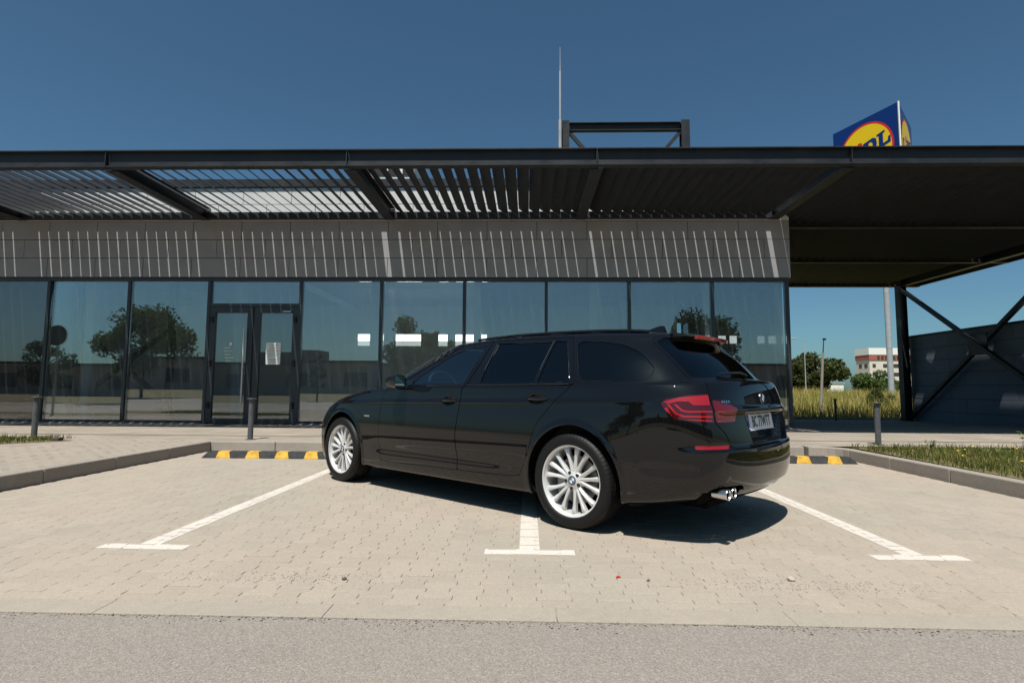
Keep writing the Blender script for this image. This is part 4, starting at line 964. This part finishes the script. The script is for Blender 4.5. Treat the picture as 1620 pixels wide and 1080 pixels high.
for (x, y, rz, ry) in ((1.484, .795, math.radians(-1.5), .37), (-1.484, -.795, math.pi, .8), (1.484, -.795, math.pi-math.radians(1.5), .2)):
    c = copy_tree(wheel, car); c.location = (x, y, .3345); c.rotation_euler = (0, ry if abs(rz) < 1 else ry, rz)
# ---------------------------------------------------------------- rear details
q0, n0 = on_uv(18, 3.95)
pl = bpy.data.objects.new('licence_plate', None)
px_, pz_ = -2.488, .757; ln = math.atan(.155)
pb = MB(); pb.box(-.26, .26, -.0555, .0555, -.004, .0); pb.box(-.258, -.222, -.0535, .0535, .0002, .0006, 1); pb.box(-.262, .262, -.0575, .0575, -.008, -.0042, 2)
plate = pb.build('licence_plate', [m_pl_w, m_pl_b, m_trim], car)
Rm = Matrix(((0, math.sin(ln)*1, -math.cos(ln)), (-1, 0, 0), (0, math.cos(ln), math.sin(ln))))   # columns: plate right, up, out
plate.matrix_local = Matrix.Translation((px_, 0, pz_)) @ Rm.to_4x4()
text_mesh('BC 77WTT', .108, 'lettering', m_pl_k, plate, (.02, 0, .0012), (0, 0, 0), .72, .0006, .0012)
text_mesh('RO', .026, 'lettering', m_pl_w, plate, (-.24, -.037, .0012), (0, 0, 0), .9, .0003)
for k in range(12):
    a = 2*math.pi*k/12; MB().lathe([(.0001, .0012), (.0022, .0011)], 6, 'z', (-.24+.012*math.cos(a), .018+.012*math.sin(a), 0)).build('star', mat('star_yellow', (.8, .6, .05), .5) if k == 0 else bpy.data.materials['star_yellow'], plate)
qe, ne = on_uv(18, 5.15)
def aim(n): 
    n = Vector(n); return n.to_track_quat('Z', 'Y').to_euler()
ne2 = Vector(ne).normalized(); Re = Matrix((Vector((0, -1, 0)), ne2.cross(Vector((0, -1, 0))), ne2)).transposed()
em = emblem(.041, tg, (0, 0, 0), (0, 0, 0)); em.matrix_local = Matrix.Translation(Vector(qe)+ne2*.005) @ Re.to_4x4()
# small silver model badge beside the left rear lamp
qb, nb = on_uv(16.0, 5.02); nb2 = Vector(nb).normalized(); rt = Vector((0, 0, 1)).cross(nb2).normalized(); Rb = Matrix((rt, nb2.cross(rt), nb2)).transposed()
bb = MB()
for k in range(4): bb.box(-.045+k*.024, -.029+k*.024, -.008, .008, 0, .002)
ob = bb.build('badge', m_chrome, tg); ob.matrix_local = Matrix.Translation(Vector(qb)+nb2*.002) @ Rb.to_4x4()
# spoiler, third brake light, wiper, fin
rows = []
for u in np.linspace(15.0, 18, 13): rows.append(u)
sp = MB(); cols = []
for u in list(np.linspace(15.2, 18, 15)):
    a0, _ = on_uv(u, 12.9); a1, _ = on_uv(u, 12.2); a2, _ = on_uv(u, 11.35)
    back = np.array([a1[0], a1[1], a1[2]]); d_ = .085 if u > 15.5 else .05
    cols.append([a0+[0, 0, .002], (a0+a1)/2+[-.005, 0, .007], back+[-.03, 0, .010], back+[-d_, 0, -.006], back+[-d_+.004, 0, -.016], a2+[-.005, 0, .006]])
allc = cols+[[p*[1, -1, 1] for p in c] for c in cols[-2::-1]]
n6 = 6; sp.v = [tuple(p) for c in allc for p in c]
sp.f = [(i*n6+j, i*n6+j+1, (i+1)*n6+j+1, (i+1)*n6+j) for i in range(len(allc)-1) for j in range(n6-1)]; sp.mi = [0]*len(sp.f)
spo = smooth_angle(sp.build('spoiler', m_carp, tg), 45)
bl = MB(); bc = [c for c in allc[5:-5]]
bl.v = [tuple(p) for c in bc for p in (c[3]+[-.003, 0, .003], c[4]+[-.003, 0, -.012])]; bl.f = [(2*i, 2*i+1, 2*i+3, 2*i+2) for i in range(len(bc)-1)]; bl.mi = [0]*len(bl.f)
bl.build('brake_light', mat('brake_lens', (.42, .012, .012), .2, coat=1), spo, smooth=True)
wp = [on_uv(u, v) for u, v in ((17.9, 8.75), (17.6, 8.98), (17.1, 9.05), (16.6, 9.08))]
MB().tube([p+n*h for (p, n), h in zip(wp, (.02, .03, .024, .015))], [.014, .011, .008, .005], 8).build('wiper', m_plas, tg, smooth=True)
fin = MB(); fp = [(-1.53, 0), (-1.60, .018), (-1.68, .05), (-1.735, .068), (-1.765, .066), (-1.775, .03), (-1.785, 0)]
qf, _ = on_uv(13.3, 14); zr = lambda x: float(np.interp(-x, [1.4, 1.5, 1.6, 1.7, 1.8], [1.445, 1.440, 1.435, 1.429, 1.421]))
for sd in (-1, 1): 
    for x, h in fp: fin.v.append((x, sd*(.028*(1-(h/.07)**.8*.85) if 0 < h else .03), zr(x)-.004+h))
nf = len(fp); fin.f = [(i, i+1, nf+i+1, nf+i) for i in range(nf-1)]+[tuple(range(nf)), tuple(range(2*nf-1, nf-1, -1))]; fin.mi = [0]*len(fin.f)
fin.build('antenna_fin', m_carp, car)
# roof rails
for sd in (1, -1):
    pts = []
    for u, v in ((4.6, 12.2), (6.5, 12.25), (8.5, 12.25), (10.5, 12.25), (12, 12.25), (13.2, 12.25), (14.2, 12.2)):
        p, n = on_uv(u, v); pts.append((p[0], p[1]*sd, p[2]+.012))
    MB().tube(pts, .011, 8).build('roof_rail', m_trim, car, smooth=True)
# twin exhaust tips left and right
for yy in (.55, .645):
    MB().lathe([(.029, -2.40), (.031, -2.43), (.0345, -2.488), (.035, -2.495), (.0338, -2.498), (.032, -2.493), (.029, -2.42), (.0001, -2.41)], 32, 'x', (0, yy, .332)).build('exhaust_tip', m_chrome, car, smooth=True)
    MB().lathe([(.0001, -2.425), (.0300, -2.425), (.0315, -2.486)], 24, 'x', (0, yy, .332)).build('exhaust_bore', m_gap, car)
# fender vent blade with badge
for sd in (1, -1):
    q, n = on_side(1.0, .70); MB().box(.955, 1.045, sd*(q[1]-.004), sd*(q[1]+.0035), .692, .706).build('badge', m_chrome, car)
# cabin
cb = MB(); cb.box(-2.2, 1.0, -.70, .70, .40, .44); cb.box(.55, .95, -.74, .74, .55, .96); cb.box(-2.2, -.95, -.70, .70, .44, .92)
cb.build('cabin', m_cab, car)
def seat(x, y):
    s = MB(); s.box(x-.25, x+.28, y-.25, y+.25, .44, .66); s.v += [] 
    s.bar((x-.22, y, .62), (x-.42, y, 1.12), .46, .13, up=(1, 0, 0)); s.bar((x-.42, y, 1.15), (x-.46, y, 1.30), .24, .09, up=(1, 0, 0))
    s.build('seat', m_cab, car, bevel=.03)
seat(.0, .37); seat(.0, -.37); seat(-.85, .37); seat(-.85, -.37)
b = MB(); R_s = []
for k in range(25):
    a = 2*math.pi*k/24; R_s.append((.47+.18*math.sin(a)*.4, .37+.185*math.cos(a), .98+.18*math.sin(a)*.9))
b.tube(R_s, .016, 8, caps=False); b.bar((.47, .37, .98), (.47, .54, .98), .03); b.bar((.47, .37, .98), (.47, .2, .98), .03); b.bar((.47, .37, .98), (.7, .37, .85), .06)
b.build('steering_wheel', m_cab, car, smooth=True)
# ---------------------------------------------------------------- wheel stops
m_srub = mat('stop_rubber', (.03, .031, .033), .8, var=.45, scale=14, bump=.3, bscale=60); m_syel = mat('stop_yellow', (.58, .34, .04), .75, var=.35, scale=14)
def wheel_stop(x0, x1, y, lab, cells):
    t = thing('wheel_stop', lab, 'wheel stop', ((x0+x1)/2, y, 0), group='rubber wheel stops at the bay heads'); o_ = ((x0+x1)/2, y, 0)
    prof_ = [(0, 0), (.15, 0), (.15, .012), (.125, .092), (.025, .092), (0, .012)]
    n = cells; w_ = (x1-x0)/n
    for k in range(n):
        a, c = x0+k*w_+.001, x0+(k+1)*w_-.001; ta, tc = (.09 if k == 0 else 0), (.09 if k == n-1 else 0)
        yel = k % 2 == 1; sl = .03 if not yel else -.03
        vs = []
        for q, (xx, tt, sg) in enumerate(((a, ta, 1), (c, -tc, -1))):
            for (yy, zz) in prof_: vs.append((xx+tt*(zz/.092)+((-sg*sl*.0+ (sg*.028 if yel else -sg*.028)*(zz/.092)) if not (tt) else 0), y+yy, zz))
        m6 = 6
        fs = [tuple(range(m6)), tuple(range(2*m6-1, m6-1, -1))]+[(i, m6+i, m6+(i+1) % m6, (i+1) % m6) for i in range(m6)]
        MB().add(vs, fs).build('reflective_block' if yel else 'rubber_block', m_syel if yel else m_srub, t, o_)
wheel_stop(-4.50, -2.66, 7.73, 'black and yellow rubber wheel stop in front of the left kerb, beside the car nose', 9)
wheel_stop(2.60, 4.44, 7.76, 'black and yellow rubber wheel stop at the right, beside the car tail', 9)
MB().box(-4.0, -3.82, 7.33, 7.43, -.001, .003).build('stain', m_bed) if False else None
# ---------------------------------------------------------------- bollards
m_bol = mat('bollard_paint', (.075, .078, .085), .5, var=.25, scale=12)
def bollard(x, y, z, lab, h=.66):
    t = thing('bollard', lab, 'bollard', (x, y, z), group='slim steel bollards on the pavement')
    MB().tube([(0, 0, 0), (0, 0, h-.012)], .042, 20).build('post', m_bol, t, smooth=True)
    smooth_angle(MB().lathe([(.0001, h), (.075, h), (.078, h-.006), (.075, h-.012), (.042, h-.014)], 24, 'z').build('cap', m_bol, t))
    MB().lathe([(.042, .002), (.075, .002), (.075, .008), (.042, .012)], 20, 'z').build('base_flange', m_bol, t)
bollard(-4.45, 9.0, ZP, 'dark steel bollard in front of the glass entrance doors')
bollard(-8.1, 9.1, ZP, 'dark steel bollard at the left beside the small grass patch')
bollard(5.53, 9.1, ZP, 'flat-capped grey bollard at the corner of the right verge')
bollard(10.9, 20.3, -.07, 'distant dark bollard by the meadow, beyond the canopy shade', .78)
# ---------------------------------------------------------------- grass and weeds
def blades(name, pts, hmin, hmax, wid, m, label, bend=.4, cat='grass'):
    n = len(pts); rs = np.random.RandomState(len(pts)); P = np.array(pts); h = rs.uniform(hmin, hmax, n)*rs.uniform(.6, 1, n); a = rs.uniform(0, 2*np.pi, n); d = rs.uniform(0, 2*np.pi, n); k = rs.uniform(.1, bend, n)
    wx, wy = np.cos(a)*wid/2, np.sin(a)*wid/2; bx, by = np.cos(d)*k*h, np.sin(d)*k*h
    V = np.zeros((n, 5, 3))
    V[:, 0] = P-np.stack([wx, wy, 0*wx], 1); V[:, 1] = P+np.stack([wx, wy, 0*wx], 1)
    mid = P+np.stack([bx*.35, by*.35, h*.6], 1); V[:, 2] = mid+np.stack([wx*.7, wy*.7, 0*wx], 1); V[:, 3] = mid-np.stack([wx*.7, wy*.7, 0*wx], 1)
    V[:, 4] = P+np.stack([bx, by, h], 1)
    me = bpy.data.meshes.new(name); idx = np.arange(n)*5
    F4 = np.stack([idx, idx+1, idx+2, idx+3], 1).tolist(); F3 = np.stack([idx+3, idx+2, idx+4], 1).tolist()
    me.from_pydata(V.reshape(-1, 3).tolist(), [], F4+F3)
    for q in (m if isinstance(m, list) else [m]): me.materials.append(q)
    if isinstance(m, list):
        q_ = (np.sin(P[:, 0]*.9+1.7*np.sin(P[:, 1]*.6))*np.sin(P[:, 1]*1.1+P[:, 0]*.37)+1)/2*.75+rs.uniform(-.3, .55, n); mi = np.clip((q_*len(m)).astype(int), 0, len(m)-1); me.polygons.foreach_set('material_index', np.concatenate([mi, mi]).tolist())
    o = bpy.data.objects.new(name, me); COL.objects.link(o); return tag(o, label, cat, kind='stuff')
g1 = leafmat('grass_green', (.085, .12, .028)); g2 = leafmat('grass_dry', (.26, .20, .085)); g3 = leafmat('grass_olive', (.16, .17, .045)); g4 = leafmat('straw', (.55, .43, .17)); g5 = leafmat('field_green', (.30, .31, .075))
rs = np.random.RandomState(11)
pts = []
while len(pts) < 30000:
    x, y = rs.uniform(4.74, 13), rs.uniform(2.7, 8.72)
    edge_ = min(1, (x-4.72)/.25)*min(1, (8.75-y)/.1)
    dens = .5+.5*math.sin(x*3.1+1.3*math.sin(y*2.7))*math.sin(y*4.3+x)
    if rs.rand() < edge_*(.35+.65*dens)*(1 if x < 9 else .6): pts.append((x, y, ZP-.01))
blades('verge_grass', pts, .03, .13, .010, [g1, g3, g2, g3, g1, g1], 'patchy green and dry grass on the verge behind the right kerb', .9)
pts = [(rs.uniform(-11, -7.25), rs.uniform(7.75, 8.92), ZP+.006) for _ in range(3500)]
pts = [p for p in pts if p[0] < -7.8+.75*(p[1]-7.7)/.85]
blades('verge_grass', pts, .03, .10, .010, [g1, g3, g1], 'low green weeds in the bed by the left bollard', .9)
b = MB(); fl = []
for i in range(60):
    x, y = rs.normal(7.2, 1.3), rs.uniform(6.2, 8.3)
    if x < 5: continue
    z = ZP+rs.uniform(.06, .13); r = .016
    b.add([(x+r*math.cos(a), y+r*math.sin(a), z+.003*math.sin(3*a)) for a in np.linspace(0, 2*math.pi, 7)[:-1]]+[(x, y, z+.008)], [(k, (k+1) % 6, 6) for k in range(6)])
tag(b.build('dandelion_flowers', mat('petal_yellow', (.75, .5, .02), .7)), 'small yellow flower heads scattered through the right verge grass', 'flowers', kind='stuff')
def weed(x, y, h, lab):
    t = thing('weed', lab, 'weed', (x, y, ZP-.01), group='leafy weeds in the right verge'); st = MB(); lf_ = MB(); r2 = np.random.RandomState(int(abs(x*100)))
    for k in range(5):
        a = r2.uniform(0, 6.28); tip = Vector((math.cos(a)*h*.5, math.sin(a)*h*.5, h*r2.uniform(.6, 1))); st.tube([(0, 0, 0), tip*.5+Vector((0, 0, h*.1)), tip], [.006, .004, .002], 5)
        for j in range(9):
            p = tip*r2.uniform(.2, 1); aa = r2.uniform(0, 6.28); L = h*.28; d = Vector((math.cos(aa), math.sin(aa), r2.uniform(-.1, .5)))*L; s_ = d.cross(Vector((0, 0, 1))).normalized()*L*.3
            lf_.add([p, p+d*.5+s_, p+d, p+d*.5-s_], [(0, 1, 2, 3)])
    st.build('stem', g1, t); lf_.build('leaves', leafmat('weed_leaf', (.06, .10, .03)), t)
weed(7.35, 8.45, .30, 'tallest leafy weed at the back of the right verge'); weed(5.9, 8.5, .16, 'small leafy weed near the bollard in the right verge'); weed(5.42, 8.92, .08, 'tiny weed at the foot of the right bollard')
# paper scrap in the verge
tag(MB().add([(6.4, 7.3, ZP+.09), (6.52, 7.33, ZP+.12), (6.63, 7.31, ZP+.09), (6.61, 7.38, ZP+.11), (6.5, 7.4, ZP+.13), (6.42, 7.38, ZP+.10)], [(0, 1, 4, 5), (1, 2, 3, 4)]).build('paper_scrap', m_paper), 'crumpled pale paper scrap caught in the right verge grass', 'litter')
tag(MB().box(-7.26, -7.14, 8.45, 8.55, ZP+.006, ZP+.05).build('broken_block', mat('dark_brick', (.07, .05, .04), .9, var=.3, scale=40), bevel=.008), 'small dark broken block at the tip of the left grass bed', 'block')
# meadow beyond the canopy
pts = []
for _ in range(26000):
    y = 22.1+26*rs.beta(1.0, 1.4); x = rs.uniform(.30, .78)*y+rs.normal(0, .3)
    pts.append((x, y, ground_z(x, y)-.02))
blades('meadow_grass', pts, .2, .95, .022, [g2, g4, g5, g4, g5, g3], 'tall yellow-green meadow grass beyond the canopy', .6)
pts = [(rs.uniform(6.2, 16), rs.uniform(21.62, 22.1), -.17) for _ in range(2500)]
blades('edge_grass', pts, .08, .2, .015, [g1], 'dark strip of short grass along the far edging', .7)
# ---------------------------------------------------------------- trees
m_bark = mat('bark', (.07, .055, .04), .95, var=.4, scale=12, bump=.6, bscale=25)
def tree(name, lab, x, y, z, h, crown_r, crown_h, n, leaf, lm, seed, group=None, trunk_r=.09, cat='tree', cone=False, low=None):
    r = np.random.RandomState(seed); t = thing(name, lab, cat, (x, y, z), group=group)
    cz = h-crown_h/2; tk = MB(); tk.tube([(0, 0, -.05), (.03, .02, h*.3), (-.04, .05, h*.6), (.02, 0, h*.85)], [trunk_r*1.2, trunk_r, trunk_r*.7, trunk_r*.25], 8)
    clumps = []
    for k in range(26):
        a = r.uniform(0, 6.28); u = r.uniform(-1, 1); q = (r.uniform(.25, 1))**.5
        rr = crown_r*q*math.sqrt(1-u*u*.8)*(1 if not cone else (1-(u+1)*.42)); p = Vector((rr*math.cos(a), rr*math.sin(a), cz+u*crown_h*.42)); clumps.append((p, r.uniform(.30, .52)*crown_r*(.6 if cone else 1)))
        if k < 12:
            s0 = Vector((0, 0, max(h*.22, p.z*.55))); tk.tube([s0, (s0+p)/2+Vector((0, 0, .05*h)), p], [trunk_r*.45, trunk_r*.28, trunk_r*.1], 5)
    tk.build('trunk', m_bark, t, smooth=True)
    C_ = np.array([tuple(c[0]) for c in clumps]); Rr = np.array([c[1] for c in clumps]); i = r.randint(0, len(clumps), n)
    d = r.normal(0, 1, (n, 3)); d /= np.linalg.norm(d, axis=1, keepdims=True); P = C_[i]+d*(Rr[i]*r.uniform(.35, 1.05, n))[:, None]*[1, 1, .8]
    A = r.normal(0, 1, (n, 3)); A /= np.linalg.norm(A, axis=1, keepdims=True); B = np.cross(A, r.normal(0, 1, (n, 3))); B /= np.linalg.norm(B, axis=1, keepdims=True)+1e-9
    s_ = (leaf*r.uniform(.6, 1.3, n))[:, None]; V = np.stack([P-A*s_, P+B*s_*.5, P+A*s_, P-B*s_*.5], 1)
    me = bpy.data.meshes.new('crown'); idx = np.arange(n)*4; me.from_pydata(V.reshape(-1, 3).tolist(), [], np.stack([idx, idx+1, idx+2, idx+3], 1).tolist()); me.materials.append(lm)
    o = bpy.data.objects.new('crown', me); COL.objects.link(o); o.parent = t
    return t
l1 = leafmat('leaf_green', (.085, .125, .04)); l2 = leafmat('leaf_dark', (.06, .085, .036)); l3 = leafmat('leaf_olive', (.075, .09, .035))
RT = 'trees across the road, mirrored in the shop glass'
tree('street_tree', 'broad round tree mirrored in the panes left of the entrance', -25.4, -11, -.03, 5.9, 2.45, 4.4, 9000, .14, l1, 1, RT)
tree('street_tree', 'round tree mirrored in the panes above the car bonnet', -6.9, -11, -.03, 5.7, 2.3, 4.2, 7500, .15, l1, 2, RT)
tree('street_tree', 'tree mirrored in the panes above the car tail', 11.3, -11, -.03, 5.9, 2.3, 4.4, 7500, .15, l2, 3, RT)
tree('street_tree', 'slim young tree mirrored in the pane right of the entrance', -13.6, -11, -.03, 3.2, .75, 2.6, 1800, .10, l2, 4, RT, .05, cone=True)
tree('street_tree', 'small tree mirrored in the leftmost pane', -32.5, -11.5, -.03, 4.2, 1.4, 3.2, 2500, .12, l2, 5, RT, .06)
# dark low building across the road
bd = thing('low_building', 'long low brown building mirrored in the shop glass', 'building', (0, -46, -.1)); BO = (0, -46, -.1)
m_brown = ground_mat('brown_render', (.36, .29, .24), (.30, .25, .21), big=.3, fine=2, bump=.1)
MB().box(-75, 70, -52, -46, -.2, 3.9).build('wall', m_brown, bd, BO); MB().box(-75.5, 70.5, -52.5, -45.6, 3.902, 4.2).build('roof', m_steel, bd, BO)
for k in range(18): MB().box(-70+k*7.8, -67+k*7.8, -45.99, -45.95, .9, 2.7).build('window', m_blackm, bd, BO)
MB().box(-36, -27, -51, -47, 4.202, 5.6).build('upper_storey', m_brown, bd, BO)
# round sign mirrored at the left
t = thing('round_sign', 'round traffic sign seen mirrored dark in the leftmost panes', 'sign', (-13.6, 9.6, ZP)); TO = (-13.6, 9.6, ZP)
MB().tube([(-13.6, 9.6, ZP), (-13.6, 9.6, 2.75)], .03, 10).build('post', m_galv, t, TO, smooth=True)
MB().lathe([(.0001, 9.64), (.30, 9.64), (.30, 9.655), (.0001, 9.655)], 40, 'y', (-13.6, 0, 2.45), closed=True).build('disc', mat('sign_back', (.025, .026, .028), .7), t, TO)
# far trees and shrubs
FT = 'trees and shrubs beyond the meadow'
def gz(x, y): return ground_z(x, y)
tree('shrub_tree', 'bushy grey-green tree beyond the meadow, right of the glass corner', 36.8, 72, gz(36.8, 72), 4.6, 3.0, 4.6, 14000, .26, l3, 31, FT, .12)
tree('shrub_tree', 'half hidden bushy tree beyond the meadow against the glass corner', 33.2, 73, gz(33.2, 73), 4.2, 2.5, 4.2, 9000, .26, l3, 32, FT, .12)
tree('shrub', 'round green shrub in front of the white block', 55.5, 92, gz(55.5, 92), 3.2, 2.7, 3.2, 5500, .24, l1, 33, FT, .08, 'shrub')
tree('shrub', 'low dark shrub right of the round one, before the white block', 61.5, 95, gz(61.5, 95), 1.9, 1.3, 1.8, 1500, .18, l2, 34, FT, .06, 'shrub')
tree('shrub', 'small grey-green bush in the meadow by the canopy column', 16.2, 26.4, gz(16.2, 26.4), .95, .52, .9, 1600, .05, l3, 35, FT, .02, 'shrub')
# far white block with a red band
m_cream = mat('cream_render', (.60, .56, .50), .85, var=.08, scale=.3); m_redband = mat('red_band', (.33, .10, .075), .8, var=.1, scale=.5)
fb_ = thing('far_block', 'cream multi-storey block with red band under a white parapet, beyond the meadow', 'building', (130, 200, .5)); FO = (130, 200, .5)
gz0 = .5; yA = 200
x0b, x1b = 119.8, 146
MB().box(x0b, x1b, yA, yA+8, gz0, 12.0).build('wall', m_cream, fb_, FO)
MB().box(x0b-.2, x1b+.2, yA-.25, yA+8.2, 12.002, 13.8).build('red_band', m_redband, fb_, FO)
MB().box(x0b-.3, x1b+.3, yA-.35, yA+8.3, 13.802, 16.2).build('parapet', m_white, fb_, FO)
m_win = mat('far_window', (.05, .045, .04), .3)
for r in range(4):
    for k in range(6): 
        xx = x0b+1.0+k*3.6; ww = (1.1 if k == 0 else 1.5 if k == 1 else 2.2)
        MB().box(xx, xx+ww, yA-.06, yA-.003, 9.3-r*3.0, 10.6-r*3.0).build('window', m_win, fb_, FO)
for k in range(14): MB().box(x0b+2.6+k*1.35, x0b+3.4+k*1.35, yA-.33, yA-.254, 12.2, 13.4).build('window', m_win, fb_, FO)
for r in range(4):
    for k in range(2): MB().box(x0b-.06, x0b-.003, yA+1.2+k*3.3, yA+3.0+k*3.3, 9.3-r*3.0, 10.6-r*3.0).build('window', m_win, fb_, FO)
fs_ = thing('far_shed', 'low white shed on the skyline left of the cream block', 'building', (93, 190, .5))
MB().box(-8.5, 12, 0, 8, 0, 3.1).build('wall', m_white, fs_); MB().box(-8.8, 12.3, -.3, 8.3, 3.102, 3.4).build('roof', m_galv, fs_)
# poles in the meadow
t = thing('lamp_post', 'slender pale street lamp post in front of the bushy tree', 'street lamp', (27.3, 56, gz(27.3, 56))); zz = 5.3
MB().tube([(0, 0, 0), (0, 0, zz-.35)], [.05, .035], 8).build('post', m_galv, t, smooth=True); MB().tube([(0, 0, zz-.35), (-.2, 0, zz-.12), (-.8, 0, zz)], .025, 6).build('arm', m_galv, t, smooth=True); MB().box(-1.35, -.7, -.1, .1, zz-.05, zz+.05).build('lamp_head', m_galv, t, bevel=.02)
t = thing('utility_pole', 'leaning grey concrete pole in the meadow behind the far bollard', 'pole', (11.95, 23.4, gz(11.95, 23.4)))
MB().tube([(0, 0, -.1), (.2, 0, 2.6)], [.06, .048], 10).build('pole', m_kerb, t, smooth=True); MB().tube([(.2, 0, 2.55), (.26, 0, 3.2)], [.024, .018], 8).build('pipe', m_steel, t, smooth=True); MB().box(.22, .34, -.03, .03, 3.12, 3.2).build('bracket', m_steel, t)
# ---------------------------------------------------------------- three-sided pylon sign
sg = thing('pylon_sign', 'tall three-sided shop sign, blue with yellow disc, on a pale pole behind the canopy', 'sign', (28.6, 43.5, .6)); GO = (28.6, 43.5, .6)
m_sblue = mat('sign_blue', (.0, .022, .16), .35, coat=.3); m_syl = mat('sign_yellow', (.80, .55, .0), .4); m_srd = mat('sign_red', (.62, .02, .02), .4)
NE = Vector((26.9, 40.0, 0)); ztop = 22.0; side_l = 5.6; zbot = ztop-side_l
fy_ = (Vector((-1.62, 4.6, 0)).normalized(), Vector((3.9, 4.4, 0)).normalized())
A_p, B_p, C_p = NE, NE+fy_[0]*side_l, NE+fy_[1]*side_l
MB().prism([tuple(A_p[:2]), tuple(C_p[:2]), tuple(B_p[:2])], zbot, ztop).build('sign_box', m_sblue, sg, GO)
ctr = (A_p+B_p+C_p)/3
MB().tube([(25.35, 40, 0), (ctr.x*.0+25.35, 40, 6)], .24, 24).build('pole', m_galv, sg, GO) if False else None
def pole_x(): return 25.4
MB().tube([(27.15, 42.8, -.1), (27.15, 42.8, zbot)], .20, 28).build('pole', m_galv, sg, GO, smooth=True)
for z in (4.2, 8.4, 12.6): MB().lathe([(.202, z), (.212, z+.01), (.212, z+.05), (.202, z+.06)], 28, 'z', (27.15, 42.8, 0)).build('pole_joint', m_galv, sg, GO)
MB().bar((A_p.x, A_p.y, zbot-.02), (A_p.x, A_p.y, ztop+.03), .09).build('edge_trim', m_white, sg, GO)
def face(P, Q, mirrored):
    """logo on the face whose left edge (seen from outside) is P and right edge is Q"""
    ex = (Q-P).normalized(); nrm = ex.cross(Vector((0, 0, 1))); c = (P+Q)/2; cz_ = (zbot+ztop)/2
    def W(x, y, d): p = c+ex*x+nrm*d; return (p.x, p.y, cz_+y)
    def disc(r, d, m, name):
        MB().add([W(r*math.cos(a), r*math.sin(a), d) for a in np.linspace(0, 2*math.pi, 65)[:-1]], [tuple(range(64))]).build(name, m, sg, GO)
    disc(2.36, .02, m_srd, 'logo_ring'); disc(2.2, .03, m_syl, 'logo_disc')
    def glyph(polys, x, s, m, rot=math.radians(12), dy=0):
        b = MB(); ca, sa = math.cos(rot), math.sin(rot)
        for po in polys: b.add([W((x+px*s)*1.0-0*sa, (dy+py*s)+0*ca, .045) for px, py in po], [tuple(range(len(po)))])
        b.build('letter', m, sg, GO)
    k = .22
    def sh(P_): return [(px+k*py*0, py+px*k) for px, py in P_]
    Lp = [[(0, 0), (1, 0), (1, .45), (.84, .45), (.78, .2), (.48, .2), (.48, .2), (.18, .2), (0, .14)], [(.18, .2), (.48, .2), (.48, .9), (.18, .9)], [(.04, .9), (.62, .9), (.62, 1.04), (.04, 1.04)]]
    Dp = [[(0, 0), (.12, 0), (.12, .14), (0, .14)], [(.1, 0), (.4, 0), (.4, 1.04), (.1, 1.04)], [(0, .9), (.12, .9), (.12, 1.04), (0, 1.04)], [(.4, .86), (.55, .86), (.68, .74), (.95, .85), (.72, 1.04), (.4, 1.04)], [(.68, .74), (.7, .5), (1.0, .5), (.95, .85)], [(.7, .5), (.66, .26), (.93, .18), (1.0, .5)], [(.66, .26), (.55, .18), (.4, .18), (.4, 0), (.7, 0), (.93, .18)]]
    Ip = [[(.1, 0), (.5, 0), (.5, .68), (.1, .68)]]
    s0 = 1.15
    for polys, x, sc_, m in ((Lp, -1.95, s0, m_sblue), (Ip, -.75, s0, m_sblue), (Dp, -.12, s0, m_sblue), (Lp, .98, s0, m_sblue)):
        b = MB()
        for po in polys: b.add([W(x+px*sc_+ .0, -.35+py*sc_*(.98)+(x+px*sc_)*k, .045) for px, py in po], [tuple(range(len(po)))])
        b.build('letter', m, sg, GO)
    b = MB(); b.add([W(-.42+.25*math.cos(a), .86+.25*math.sin(a)-.1, .045) for a in np.linspace(0, 2*math.pi, 25)[:-1]], [tuple(range(24))]); b.build('letter', m_srd, sg, GO)
face(B_p, A_p, False); face(A_p, C_p, False); face(C_p, B_p, False)
